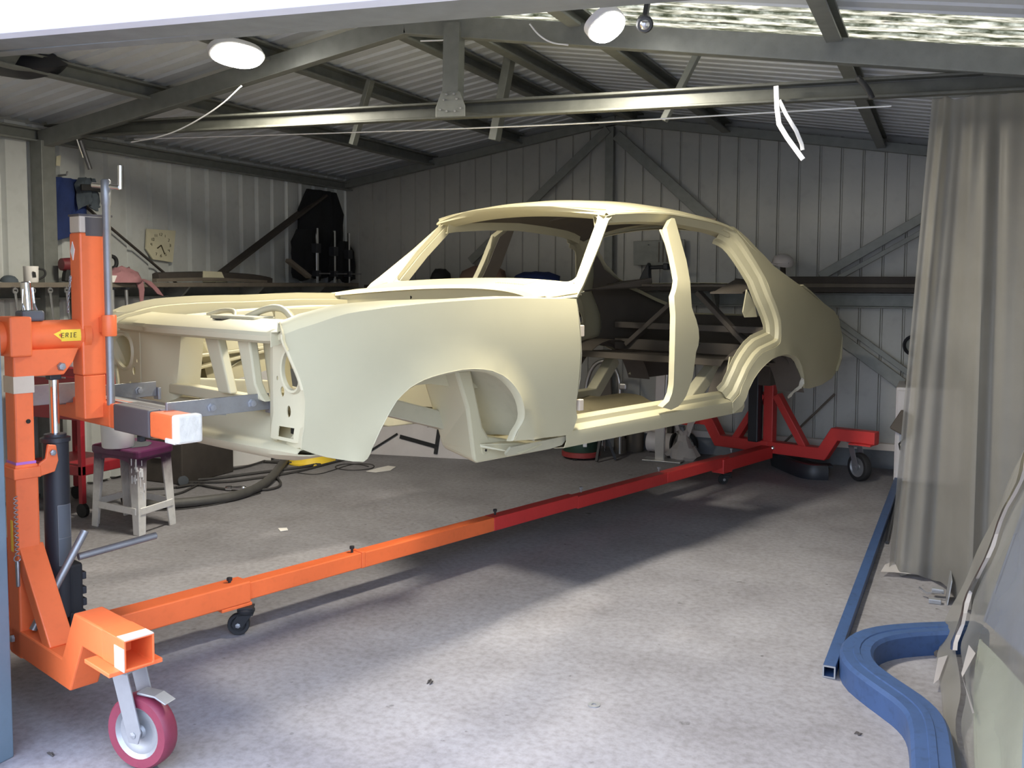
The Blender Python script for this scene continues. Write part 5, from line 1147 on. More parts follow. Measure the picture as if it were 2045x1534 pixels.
for i in range(4):
    a, b = tops[i], feet[i]; e1 = (feet[(i+1) % 4] - feet[i]).normalized(); e2 = (feet[i-1] - feet[i]).normalized()
    d = (b - a)
    # L-shaped moulded leg
    def ring(P, w, t):
        return [P, P + e1*w, P + e1*w + e2*t, P + e1*t + e2*t, P + e1*t + e2*w, P + e2*w]
    rings = [ring(a + d*k, .075 - .025*k, .012) for k in (0, .33, .66, 1)]
    mb = MB().grid(rings, wrap=True); mb.add(rings[0], [(0, 1, 2, 3, 4, 5)]); mb.add(rings[-1], [(5, 4, 3, 2, 1, 0)])
    build(mb, 'leg', 'stoolw', st, bevel=.002)
    j = (i+1) % 4; k = .70
    A = a + (b - a)*k; B = tops[j] + (feet[j] - tops[j])*k
    build(MB().bar(A + (B - A)*.05, B - (B - A)*.05, .010, .038), 'stretcher', 'stoolw', st, bevel=.003)
    # purple arched apron under the seat
    A = a + (b - a)*.02; B = tops[j] + (feet[j] - tops[j])*.02
    ap_ = [A + (B - A)*(q/8) for q in range(9)]
    lo_ = [p - Vector((0, 0, .02 + .045*abs(q/4 - 1)**2.5)) for q, p in enumerate(ap_)]
    build(MB().grid([ap_, lo_]), 'apron', 'purple', st, thick=.008)
sp_ = MB(); rnd = random.Random(4)
for q in range(26):
    k = rnd.uniform(.02, .5); i = 0; P = tops[0] + (feet[0] - tops[0])*k; e = ((feet[1] - feet[0]) if rnd.random() < .5 else (feet[3] - feet[0])).normalized()
    n_ = -(cen - feet[0]); n_.z = 0; n_.normalize(); w = rnd.uniform(.0, .05); hgt = rnd.uniform(.006, .05)
    c = P + e*w + n_*.0035; sp_.tube([c, c - Vector((0, 0, hgt))], rnd.uniform(.002, .005), 5)
g = build(sp_, 'paint_drip', 'white', st); g['kind'] = 'stuff'
sp2 = MB(); rnd = random.Random(9)
q0 = Vector((cen.x + .02, cen.y - .02, SZ + .001)); sp2.prism([q0 + Vector((.13*math.cos(a)*rnd.uniform(.7, 1.1), .12*math.sin(a)*rnd.uniform(.7, 1.1), 0)) for a in [2*PI*i/18 for i in range(18)]], (0, 0, .0015)); build(sp2, 'paint_spill', 'labelgrey', st)
bk = Vector((cen.x - .045, cen.y - .03, SZ))
bk = Vector((-4.046, 3.713, 0.455)); bk.z = SZ + .002
b = thing('paint_bucket', 'white plastic paint bucket standing on the splashed stool', 'bucket', bk)
build(MB().lathe(bk, (0, 0, 1), [(0, 0), (.078, 0), (.083, .006), (.088, .150), (.094, .152), (.094, .166), (.088, .168), (.084, .160), (.078, .01), (0, .008)], 32), 'bucket_body', 'white', b, smooth=40)
build(MB().tube([bk + Vector((.095*math.cos(a), .095*math.sin(a), .155 - .055*math.sin((a - .2)/(PI)*PI))) for a in [.2 + PI*i/16 for i in range(17)]], .003, 6), 'wire_handle', 'zinc', b, smooth=60)
pt = Vector((-4.096, 3.96, 0.455)) + Vector((.02, .06, 0)); pt.z = SZ
b = thing('paint_tin', 'small dark stained paint tin behind the white bucket on the stool', 'tin', pt)
build(MB().lathe(pt, (0, 0, 1), [(0, 0), (.036, 0), (.038, .002), (.036, .006), (.036, .075), (.039, .078), (.036, .082), (.030, .08), (0, .072)], 22), 'tin_body', 'cardboard', b, smooth=40)
build(MB().lathe(pt, (0, 0, 1), [(.0366, .02), (.0366, .06)], 22), 'tin_label', 'maroon', b, smooth=40)
# sieve-like white tub left of bucket: hose end nozzle
b = thing('spray_nozzle', 'pale nozzle leaning beside the bucket at the back of the stool', 'nozzle', (bk.x - .09, bk.y + .06, SZ))
build(MB().tube([(bk.x - .085, bk.y + .09, SZ + .004), (bk.x - .12, bk.y + .10, SZ + .12)], .012, 10), 'nozzle_tube', 'steel', b, smooth=50)
build(MB().lathe((bk.x - .12, bk.y + .10, SZ + .115), (-.25, .05, 1), [(.018, 0), (.022, .01), (.022, .035), (.016, .045), (0, .045)], 14), 'nozzle_head', 'stoolw', b, smooth=40)

# ================================================================ HOSES AND FLOOR CLUTTER
def F(ps, z): return [(x, y, z) for x, y, *_ in ps]
def hose(name, pts, r, m, label, z=None, it=3, group=None):
    pts = [(x, y, (z if z is not None else r)) for x, y, *_ in pts]
    return tag(build(MB().tube(smoothp(pts, it), r, 8), name, m, None, smooth=60, origin=pts[0]), label, 'hose', group)
hose('vacuum_hose', [(-4.372, 4.054, 0.03), (-4.239, 4.117, 0.03), (-4.104, 4.224, 0.03), (-4.003, 4.359, 0.03), (-3.938, 4.494, 0.03), (-3.953, 4.721, 0.03), (-4.082, 5.034, 0.03), (-4.252, 5.332, 0.03), (-4.416, 5.61, 0.03), (-4.618, 5.929, 0.03)], .030, 'hosegrey', 'thick grey vacuum hose curving across the floor right of the stool')
hose('air_hose', [(-4.938, 4.802, 0.02), (-4.928, 5.02, 0.02), (-4.945, 5.217, 0.02), (-4.833, 5.444, 0.02), (-4.605, 5.554, 0.02), (-4.331, 5.6, 0.02), (-4.12, 5.638, 0.02)], .011, 'hose', 'black air hose nearest the car front in the tangle, reaching left past the stool', .011)
hose('air_hose', [(-4.661, 4.807, 0.02), (-4.607, 4.797, 0.02), (-4.477, 4.932, 0.02), (-4.373, 5.152, 0.02), (-4.266, 5.361, 0.02), (-4.173, 5.529, 0.02), (-4.146, 5.799, 0.02)], .010, 'hose', 'black air hose with a grey end fitting, second from the wall', .010)
hose('air_hose', [(-4.566, 4.763, 0.02), (-4.332, 4.876, 0.02), (-4.247, 5.043, 0.02), (-4.188, 5.165, 0.02), (-4.115, 5.394, 0.02), (-4.107, 5.645, 0.02), (-4.08, 5.967, 0.02)], .009, 'hose', 'black air hose crossing under the thick grey hose', .009)
hose('air_hose', [(-4.452, 4.325, 0.02), (-4.356, 4.464, 0.02), (-4.422, 4.66, 0.02), (-4.466, 4.777, 0.02), (-4.535, 4.814, 0.02), (-4.488, 4.662, 0.02), (-4.56, 4.56, 0.02), (-4.654, 4.482, 0.02)], .008, 'hose', 'black air hose looped behind the stool legs', .008)
t = hose('air_hose', [(-4.507, 4.602, 0.02), (-4.467, 4.741, 0.02), (-4.319, 4.71, 0.02), (-4.179, 4.694, 0.02), (-4.06, 4.752, 0.02), (-3.937, 4.794, 0.02), (-3.909, 4.891, 0.02), (-3.98, 5.011, 0.02), (-4.111, 5.128, 0.02)], .008, 'hose', 'black air hose with a bright metal coupling in the middle', .012)
p = [(-4.179, 4.694, 0.02), (-4.057, 4.753, 0.02)]; a, b_ = Vector(p[0]), Vector(p[1]); d = (b_ - a)
build(MB().lathe(a, d, [(0, 0), (.012, .002), (.016, d.length*.15), (.016, d.length*.28), (.011, d.length*.32), (.013, d.length*.6), (.017, d.length*.72), (.017, d.length*.88), (.010, d.length), (0, d.length)], 14), 'hose_coupling', 'chrome', t, smooth=40)
c = Vector((-4.661, 5.454, 0.01))
tag(build(MB().tube([c + Vector((.10*math.cos(q), .30*math.sin(q), .004 + .004*math.sin(q*3))) for q in [2*PI*i/28 for i in range(28)]], .008, 8, closed=True), 'hose_loop', 'hose', None, smooth=60, origin=c), 'closed loop of black hose standing on the hose tangle under the car nose', 'hose')
hose('thin_wire', [(-4.13, 5.356, 0.004), (-3.944, 5.35, 0.004), (-3.94, 5.547, 0.004), (-3.957, 5.787, 0.004), (-3.851, 5.86, 0.004), (-3.762, 5.818, 0.004), (-3.714, 5.696, 0.004), (-3.82, 5.585, 0.004), (-3.952, 5.601, 0.004), (-4.02, 5.672, 0.004), (-4.002, 5.787, 0.004), (-3.873, 5.806, 0.004), (-3.785, 5.765, 0.004)], .0035, 'hose', 'thin dark wire coiled on the floor under the front fender', .004)
hose('thin_wire', [(-4.208, 4.086, 0.004), (-4.067, 4.181, 0.004), (-3.978, 4.335, 0.004), (-3.93, 4.502, 0.004), (-3.927, 4.733, 0.004)], .004, 'hose', 'thin dark lead lying in front of the thick grey hose', .004)
hose('thin_wire', [(-4.992, 5.784, 0.004), (-4.78, 5.887, 0.004), (-4.511, 5.852, 0.004), (-4.216, 5.77, 0.004), (-4.162, 5.953, 0.004)], .005, 'hose', 'thin dark lead furthest back under the car nose', .005)
c = Vector((-4.277, 5.741, 0.0))
t = thing('yellow_funnel', 'yellow funnel lying among the hoses under the front valance', 'funnel', c)
build(MB().lathe(c, (0, 0, 1), [(.17, 0), (.165, .02), (.06, .10), (.03, .13), (.02, .18), (.012, .18), (.02, .13), (.15, .012)], 28), 'funnel_cone', 'yellow', t, smooth=40)
build(MB().lathe(c, (0, 0, 1), [(.168, 0), (.18, .002), (.18, .012), (.168, .014)], 28), 'funnel_rim', 'yellow', t, smooth=40)
c = Vector((-4.591, 4.734, 0.03))
t = thing('hose_reel_fitting', 'grey blue hose fitting lying at the end of a black hose beside the stool', 'fitting', c)
build(MB().lathe(c, (1, -.6, 0), [(0, -.05), (.02, -.045), (.026, 0), (.022, .03), (.034, .035), (.034, .055), (0, .056)], 14), 'fitting_body', 'labelgrey', t, smooth=40)
for i, (ps, lab) in enumerate(((([(-3.705, 5.612, 0.002), (-3.697, 5.736, 0.002), (-3.672, 5.852, 0.002), (-3.599, 5.845, 0.002), (-3.567, 5.718, 0.002), (-3.625, 5.611, 0.002)]), 'torn white paper scrap on the floor behind the front wheel arch'), (([(-3.276, 4.09, 0.002), (-3.238, 4.119, 0.002), (-3.2, 4.08, 0.002), (-3.224, 4.046, 0.002)]), 'tiny white paper scrap on the open floor before the car'))):
    tag(build(MB().prism(ps, (0, 0, .003)), 'paper_scrap', 'paper', None, origin=ps[0]), lab, 'paper')
for i, (x, y, s) in enumerate(((487, 912, .05), (598, 929, .055))):
    c = Vector(WPX[i]) if False else Vector(((-4.975, 5.817, 0.0), (-4.27, 5.658, 0.0))[i])
    rnd = random.Random(i); tag(build(MB().lathe(c, (.1, .1, 1), [(s, 0), (s*1.1, s*.4), (s*.6, s*.9), (s*.2, s*1.1), (0, s*1.0)], 7), 'crumpled_tissue', 'paper', None, origin=c, smooth=20), ('crumpled white tissue among the hoses, the one further left', 'crumpled white tissue beside the yellow funnel')[i], 'tissue')
c = Vector((-4.78, 5.347, 0.0))
tag(build(MB().lathe(c, (0, 0, 1), [(0, 0), (.06, 0), (.065, .02), (.062, .09), (.045, .10), (.02, .12), (0, .12)], 18), 'blue_bottle', 'bluesteel', None, smooth=40, origin=c), 'squat blue bottle on the floor behind the hoses', 'bottle')
c = Vector((-5.117, 5.87, 0.0)) + Vector((.32, -.30, 0))
t = thing('print_carton', 'white carton with red print standing behind the radiator opening of the car', 'box', c)
R = rotz(-.5); q = lambda x, y, z: c + R @ Vector((x, y, z))
build(MB().obox(q(0, 0, .36), (.42, .30, .72), R), 'carton_body', 'paper', t, bevel=.004)
build(MB().obox(q(.10, -.152, .42), (.12, .004, .11), R), 'red_print', 'printred', t)
build(MB().obox(q(-.12, -.152, .42), (.14, .004, .05), R), 'dark_print', 'blackrub', t)
tx = text_strokes('40', q(.0, -.155, .40), R @ Vector((1, 0, 0)), (0, 0, 1), .018, .04, .004); build(tx, 'print_lettering', 'blackrub', t)

# white panel lying on edge under the car, with a dark strap frame
pa, pb = Vector((-4.262, 6.164, 0.0)), Vector((-3.201, 6.352, 0.0))
t = thing('leaning_board', 'white painted board standing on edge on the floor behind the front wheel arch', 'board', pa)
d = (pb - pa).normalized(); nrm = Vector((-d.y, d.x, 0))
build(MB().prism([pa, pb, pb + Vector((0, 0, .30)) + nrm*.06, pa + Vector((0, 0, .34)) + nrm*.06], nrm*.03), 'panel_skin', 'whitepaint', t, bevel=.004)
fr = Vector((-4.195, 7.524, 0.0))
def onp(u, v): return pa + (pb - pa)*u + Vector((0, 0, v)) + nrm*(.06*v/.32 - .008)
build(MB().bar(onp(.70, .03), onp(.72, .27), .03, .008, nrm), 'dark_strap', 'blackrub', t)
build(MB().bar(onp(.42, .15), onp(.71, .085), .030, .008, nrm), 'dark_strap', 'blackrub', t)
build(MB().bar(onp(.40, .17), onp(.17, .01), .016, .008, nrm), 'dark_strap', 'blackrub', t)
build(MB().bar(onp(.62, .245), onp(.80, .25), .02, .012, nrm), 'white_batten', 'white', t)
# shop vacuum, tins, shelf board, bag under the tail
c = Vector((-2.512, 6.801, 0.0))
t = thing('shop_vacuum', 'dark green canister vacuum with a red base band under the car sill', 'vacuum', c)
build(MB().lathe(c, (0, 0, 1), [(0, .03), (.13, .03), (.14, .06), (.14, .22), (.12, .26), (.05, .30), (0, .30)], 24), 'canister', 'green', t, smooth=40)
build(MB().lathe(c, (0, 0, 1), [(.135, .015), (.15, .02), (.15, .055), (.135, .06)], 24), 'base_band', 'brickred', t, smooth=40)
build(MB().obox(c + Vector((.08, -.13, .14)), (.03, .02, .06), rotz(.4)), 'latch', 'white', t, bevel=.003)
for a in (.5, 2.6, 4.7): build(MB().lathe(c + Vector((.12*math.cos(a), .12*math.sin(a), 0)), (0, 0, 1), [(.02, 0), (.022, .015), (.012, .022), (0, .022)], 10), 'foot', 'blackrub', t)
c = Vector((-2.321, 6.757, 0.0))
t = thing('jack_stand', 'dark jack stand with a bright shaft under the car beside the green vacuum', 'stand', c)
for a in (.4, 2.5, 4.6): build(MB().bar(c + Vector((.02*math.cos(a), .02*math.sin(a), .22)), c + Vector((.10*math.cos(a), .10*math.sin(a), .01)), .02, .02), 'leg', 'black', t)
build(MB().lathe(c + Vector((0, 0, .12)), (0, 0, 1), [(0, 0), (.014, 0), (.014, .20), (0, .20)], 12), 'shaft', 'chrome', t, smooth=40)
build(MB().box(c + Vector((-.035, -.02, .315)), c + Vector((.035, .02, .335))), 'saddle', 'steel', t, bevel=.004)
for i, (px, r, h) in enumerate(((1240, .05, .16), (1265, .07, .22))):
    c = Vector(((-2.298, 7.12, 0.0), (-2.223, 7.281, 0.0))[i])
    t = thing('dark_bottle', ('smaller', 'larger')[i] + ' dark bottle on the floor under the rear door sill', 'bottle', c)
    build(MB().lathe(c, (0, 0, 1), [(0, 0), (r, 0), (r, h*.7), (r*.35, h*.88), (r*.35, h)], 16), 'bottle_body', 'primer_shade', t, smooth=40)
    build(MB().lathe(c + Vector((0, 0, h)), (0, 0, 1), [(r*.4, 0), (r*.4, .02), (0, .02)], 12), 'bottle_cap', 'steel', t, smooth=40)
c = Vector((-1.995, 7.267, 0.0))
t = thing('paint_drum', 'grey white drum lying on its side under the tail of the car', 'drum', c)
build(MB().lathe(c + Vector((-.11, .02, .085)), (1, -.15, 0), [(0, 0), (.08, 0), (.085, .006), (.08, .012), (.08, .20), (.085, .206), (.08, .212), (0, .212)], 22), 'drum_body', 'whitepaint', t, smooth=40)
build(MB().lathe(c + Vector((.085, -.01, .085)), (1, -.15, 0), [(.0, .012), (.086, .012), (.088, .026), (.0, .03)], 22), 'drum_lid', 'blackrub', t, smooth=40)
c = Vector((-1.782, 7.087, 0.0))
t = thing('plastic_bag', 'crumpled clear plastic bag standing on the floor below the rear door sill', 'bag', c); rnd = random.Random(21); rows = []
for k, h in ((1, 0), (1.05, .03), (.8, .09), (.5, .15), (.38, .19), (.42, .22)):
    rows.append([c + Vector((.115*k*math.cos(a)*(1 + rnd.uniform(-.18, .18)), .10*k*math.sin(a)*(1 + rnd.uniform(-.18, .18)), h + rnd.uniform(-.012, .012)*(h > 0))) for a in [2*PI*i/14 for i in range(14)]])
build(MB().grid(rows, wrap=True), 'bag_body', 'bag', t, smooth=25)
build(MB().grid([[c + Vector((.00, .0, .16)), c + Vector((.05, .0, .18))], [c + Vector((.03, 0, .27)), c + Vector((.085, 0, .28))], [c + Vector((.065, 0, .34)), c + Vector((.115, 0, .335))]]), 'bag_ear', 'bag', t, thick=.004)
build(MB().grid([[c + Vector((-.04, .0, .16)), c + Vector((-.01, .0, .18))], [c + Vector((-.06, 0, .23)), c + Vector((-.03, 0, .25))], [c + Vector((-.075, 0, .28)), c + Vector((-.06, 0, .30))]]), 'bag_ear', 'bag', t, thick=.004)
pa = Vector((-2.015, 7.3, 0.151))
t = thing('low_shelf', 'low pale timber shelf against the back wall under the car tail', 'shelf', (pa.x, 7.3, 0))
build(MB().box((pa.x - .35, 7.24, .24), (pa.x + .12, 7.36, .27)), 'shelf_board', 'whitepaint', t, bevel=.003)
for x in (pa.x - .33, pa.x + .06): build(MB().box((x, 7.26, 0), (x + .04, 7.34, .24)), 'shelf_leg', 'timberdk', t, bevel=.003)
# black guard (bumper corner) on the floor under the rear stand
ra = [(-1.091, 7.135, 0.0), (-0.942, 6.9, 0.0), (-0.811, 6.735, 0.0), (-0.682, 6.778, 0.0), (-0.694, 7.08, 0.0)]
t = thing('black_bumper_cover', 'black curved plastic bumper cover lying on the floor under the red rear stand', 'bumper', ra[0])
pth = smoothp([(x, y, .05) for x, y, z in ra[:4]], 2)
build(MB().sweep(pth, [(-.02, -.05), (.03, -.05), (.04, 0), (.02, .05), (-.02, .05)]), 'cover_skin', 'black', t, smooth=40)
build(MB().sweep([(p[0] + .02, p[1] + .06, .09) for p in pth], [(-.05, -.008), (.05, -.008), (.05, .008), (-.05, .008)]), 'cover_top', 'blackrub', t, smooth=40)
build(MB().box((ra[3][0] - .16, ra[3][1] - .01, .03), (ra[3][0], ra[3][1] + .12, .09)), 'end_block', 'black', t, bevel=.006)
# ================================================================ BACK WALL BENCH AND THINGS SEEN THROUGH THE CAR
t = thing('back_shelf', 'dark timber shelf fixed along the back wall behind the car', 'shelf', (-3.0, 7.3, 1.30))
build(MB().box((-4.7, 7.10, 1.30), (-1.50, 7.36, 1.33)), 'shelf_board', 'timberdk', t, bevel=.004)
for x in (-4.5, -3.6, -2.7, -1.6): build(MB().prism([(x, 7.36, 1.30), (x, 7.13, 1.30), (x, 7.36, 1.08)], (.02, 0, 0)), 'shelf_bracket', 'galv', t)
t = thing('wall_board', 'pale board fixed to the back wall, seen through the rear door opening', 'board', (-2.275, 7.34, 1.507))
p = [(-2.278, 7.34, 1.693), (-1.859, 7.34, 1.703), (-1.856, 7.34, 1.498), (-2.275, 7.34, 1.499)]
build(MB().prism(p, (0, .02, 0)), 'board_face', 'galv', t, bevel=.003)
a = Vector(p[0]); b_ = Vector(p[1])
for k in (.50, .58, .66, .74, .82): build(MB().box((a.x + (b_.x - a.x)*k, 7.335, a.z - .17), (a.x + (b_.x - a.x)*k + .008, 7.342, a.z - .01)), 'board_groove', 'primer_shade', t)
build(MB().lathe((a.x + .13, 7.338, a.z - .03), (0, -1, 0), [(.006, 0), (.004, .02), (0, .022)], 8), 'board_hook', 'chrome', t)
# vice on the bench
c = Vector((-2.141, 7.15, 1.378)); c.z = 1.33
t = thing('bench_vice', 'dark iron vice on the back shelf seen through the rear window', 'vice', c)
build(MB().prism([c + Vector((-.05, 0, 0)), c + Vector((.06, 0, 0)), c + Vector((.05, 0, .11)), c + Vector((.05, 0, .16)), c + Vector((.04, 0, .19)), c + Vector((.02, 0, .15)), c + Vector((.0, 0, .12)), c + Vector((-.03, 0, .05))], (0, .08, 0)), 'vice_body', 'black', t, bevel=.008)
build(MB().tube([c + Vector((.03, .04, .145)), c + Vector((.30, .04, .16))], .014, 10), 'vice_bar', 'black', t, smooth=50)
build(MB().box(c + Vector((.16, 0, .13)), c + Vector((.20, .08, .18))), 'moving_jaw', 'black', t, bevel=.008)
# assorted bench things seen through the windscreen opening
for i, (px, py, kind, m, lab) in enumerate(((880, 552, 'ball', 'blackrub', 'dark round rubber float on the back shelf seen through the windscreen opening'), (965, 550, 'heap', 'cardboard', 'brown paper heap on the back shelf seen through the windscreen opening'), (1070, 553, 'heap', 'bluecloth', 'blue cloth heap on the back shelf seen through the windscreen opening'))):
    c = Vector(((-3.918, 7.1, 1.363), (-3.51, 7.1, 1.352), (-3.03, 7.1, 1.354))[i]); c.z = 1.33
    w = (.08, .20, .22)[i]; h = (.14, .17, .11)[i]
    rnd = random.Random(30 + i); rows = [[c + Vector((w*k*math.cos(a)*(1 + rnd.uniform(-.12, .12)), .12*k*math.sin(a), hh*h + rnd.uniform(-.01, .01)*(hh > 0))) for a in [2*PI*q/16 for q in range(16)]] for k, hh in ((.9, 0), (1, .3), (.9, .7), (.5, .95), (.02, 1))]
    tag(build(MB().grid(rows, wrap=True), ('rubber_float', 'paper_heap', 'cloth_heap')[i], m, None, smooth=50, origin=c), lab, ('float', 'paper', 'cloth')[i])
c = Vector((-2.494, 7.16, 1.116))
bk_ = thing('box_ledge', 'small timber ledge on the back wall under the brown box', 'shelf', (c.x, 7.2, c.z - .03))
build(MB().box((c.x - .3, 7.02, c.z - .03), (c.x + .3, 7.38, c.z)), 'ledge_board', 'timberdk', bk_, bevel=.003)
build(MB().prism([(c.x, 7.38, c.z - .03), (c.x, 7.1, c.z - .03), (c.x, 7.38, c.z - .2)], (.02, 0, 0)), 'ledge_bracket', 'galv', bk_)
t = thing('brown_box', 'brown cardboard box on the wall ledge seen through the front door opening', 'box', c)
build(MB().obox(c + Vector((0, 0, .06)), (.40, .24, .12), rotz(.0)), 'box_body', 'cardboard', t, bevel=.004)
build(MB().obox(c + Vector((-.08, -.122, .06)), (.02, .008, .12), rotz(.0)), 'box_tape', 'paper', t)
c = Vector((-1.082, 7.15, 1.381))
t = thing('sun_hat', 'white hat on a dark peg behind the car tail', 'hat', (c.x, 7.15, 1.295))
build(MB().lathe((c.x, 7.20, 1.50), (.2, -.3, 1), [(.075, 0), (.078, .015), (.07, .05), (.04, .07), (0, .075)], 18), 'hat_crown', 'whitepaint', t, smooth=50)
build(MB().prism([(c.x - .08, 7.15, 1.50), (c.x - .02, 7.10, 1.49), (c.x + .05, 7.13, 1.50), (c.x + .06, 7.19, 1.51), (c.x - .07, 7.20, 1.51)], (0, 0, .01)), 'hat_brim', 'whitepaint', t)
build(MB().tube([(c.x, 7.24, 1.40), (c.x, 7.20, 1.53)], .02, 8), 'peg', 'timberdk', t)
for i, (z, dz, y0) in enumerate(((1.295, .035, 7.22), (1.33, .03, 7.24), (1.36, .05, 7.23))):
    tag(build(MB().box((-1.45 + .15*i, y0, z), (.35, y0 + .10, z + dz)), 'timber_length', ('timberdk', 'shelf', 'timberdk')[i], None, bevel=.003, origin=(-1.4, y0, z)), ('bottom length of dark timber lying along the back wall girt', 'middle length of grey timber lying along the back wall girt', 'top length of dark timber lying along the back wall girt')[i], 'timber', 'timber stacked on the back girt')
# chair frames of bent bright tube standing beyond the car
hp_ = [(-2.561, 7.02, 0.177), (-2.564, 7.02, 0.419), (-2.552, 7.02, 0.56), (-2.515, 7.02, 0.67), (-2.466, 7.02, 0.728), (-2.399, 7.02, 0.746), (-2.341, 7.02, 0.721), (-2.291, 7.02, 0.652), (-2.273, 7.02, 0.554), (-2.272, 7.02, 0.436), (-2.268, 7.02, 0.198)]
t = thing('hoop_chair', 'chair frame with a bent bright tube hoop beyond the front door opening', 'chair', (hp_[0][0], 7.02, 0))
hp_ = [(hp_[0][0], 7.02, .012)] + hp_[1:-1] + [(hp_[-1][0], 7.02, .012)]
build(MB().tube(smoothp(hp_, 2), .016, 10), 'hoop_frame', 'hoop', t, smooth=60)
pz = hp_[5][2]
build(MB().prism([(hp_[2][0] + .03, 7.03, .42), (hp_[8][0] - .07, 7.03, .42), (hp_[7][0] - .07, 7.05, pz - .10), (hp_[4][0] + .0, 7.05, pz - .09), (hp_[3][0] + .0, 7.05, pz - .16)], (0, .03, 0)), 'chair_back', 'primer_shade', t, bevel=.01)
build(MB().tube([(hp_[6][0] - .06, 7.07, pz - .12), (hp_[6][0] - .07, 7.07, .012)], .010, 8), 'rear_tube', 'chrome', t, smooth=60)
build(MB().box((hp_[1][0] + .02, 7.05, .40), (hp_[-2][0] - .02, 7.33, .44)), 'chair_seat', 'primer_shade', t, bevel=.01)
c = hp_[8]; build(MB().box((c[0] + .0, 6.99, c[2] - .03), (c[0] + .06, 7.05, c[2] + .02)), 'tube_clamp', 'hoop', t, bevel=.01)
tp = [(-1.926, 6.95, 0.232), (-1.929, 6.95, 0.444), (-1.928, 6.95, 0.617), (-1.918, 6.95, 0.732), (-1.889, 6.95, 0.828), (-1.843, 6.95, 0.887)]
t = thing('bent_tube_stand', 'bent flat bright tube stand beyond the centre pillar of the car', 'stand', (tp[0][0], 6.95, 0))
build(MB().sweep(smoothp([(tp[0][0], 6.95, .01)] + tp[1:], 2), [(-.035, -.006), (.035, -.006), (.035, .006), (-.035, .006)], (0, 1, 0)), 'flat_tube', 'hoop', t, smooth=40)
build(MB().tube([(tp[0][0] + .04, 6.93, .01)] + [(x + .05, 6.93, z - .02) for x, y, z in tp[1:4]], .006, 8), 'edge_rod', 'chrome', t, smooth=60)
build(MB().box((tp[0][0] - .12, 6.88, 0), (tp[0][0] + .18, 7.02, .012)), 'stand_foot', 'steel', t, bevel=.003)
# cupboard, ring mirror, dark gear in the right back corner
p0 = Vector((-0.26, 7.495, 0.0))
t = thing('white_cupboard', 'narrow white cupboard beside the plastic curtain at the back wall', 'cupboard', (p0.x, 6.9, 0))
build(MB().box((p0.x, 6.85, .02), (p0.x + .42, 7.32, .66)), 'cupboard_body', 'whitepaint', t, bevel=.006)
build(MB().box((p0.x + .01, 6.835, .04), (p0.x + .41, 6.85, .64)), 'cupboard_door', 'whitepaint', t, bevel=.004)
build(MB().box((p0.x + .03, 6.825, .30), (p0.x + .045, 6.835, .40)), 'door_pull', 'steel', t)
c = Vector((p0.x + .10, 6.95, .66))
t = thing('gear_bag', 'dark gear bag slumped on top of the white cupboard', 'bag', c)
build(MB().prism([c + Vector((-.06, 0, 0)), c + Vector((.20, 0, 0)), c + Vector((.20, 0, .18)), c + Vector((.08, 0, .20)), c + Vector((-.02, 0, .12))], (0, .25, 0)), 'bag_body', 'primer_shade', t, bevel=.03)
build(MB().tube(smoothp([c + Vector((0, .1, .15)), c + Vector((.05, .1, .27)), c + Vector((.12, .1, .18))], 2), .008, 6), 'bag_strap', 'blackrub', t)
c = Vector((p0.x + .06, 6.80, .42))
t = thing('hanging_flask', 'dark flask hung on the front of the white cupboard by a cord', 'flask', c)
build(MB().obox(c, (.13, .03, .15), Matrix.Rotation(.5, 3, 'Y')), 'flask_body', 'primer_shade', t, bevel=.01)
build(MB().tube([c + Vector((.03, 0, -.06)), c + Vector((-.03, 0, -.14)), c + Vector((-.02, 0, -.18))], .006, 6), 'flask_cord', 'blackrub', t)
c = Vector((-0.165, 7.25, 0.923))
t = thing('round_mirror', 'round dark rimmed mirror hung on the back wall beside the curtain', 'mirror', c)
build(MB().lathe(c, (0, -1, 0), [(.055, -.01), (.075, -.01), (.078, .01), (.066, .02), (.055, .01)], 28, closed=True), 'rim_ring', 'black', t, smooth=50)
build(MB().lathe(c, (0, -1, 0), [(.054, -.005), (.03, .004), (0, .008)], 24), 'rim_glass', 'galv', t, smooth=50)
build(MB().bar(c + Vector((0, .02, .07)), c + Vector((0, .12, .10)), .01, .01), 'rim_nail', 'zinc', t)
t = tag(build(MB().tube([(-1.05, 7.25, 0.155), (-0.701, 7.33, 0.538)], .008, 8), 'broom_handle', 'shelf', None, smooth=50, origin=(-1.05, 7.25, 0.155)), 'thin pale rod leaning on the back wall behind the red rear stand', 'rod')

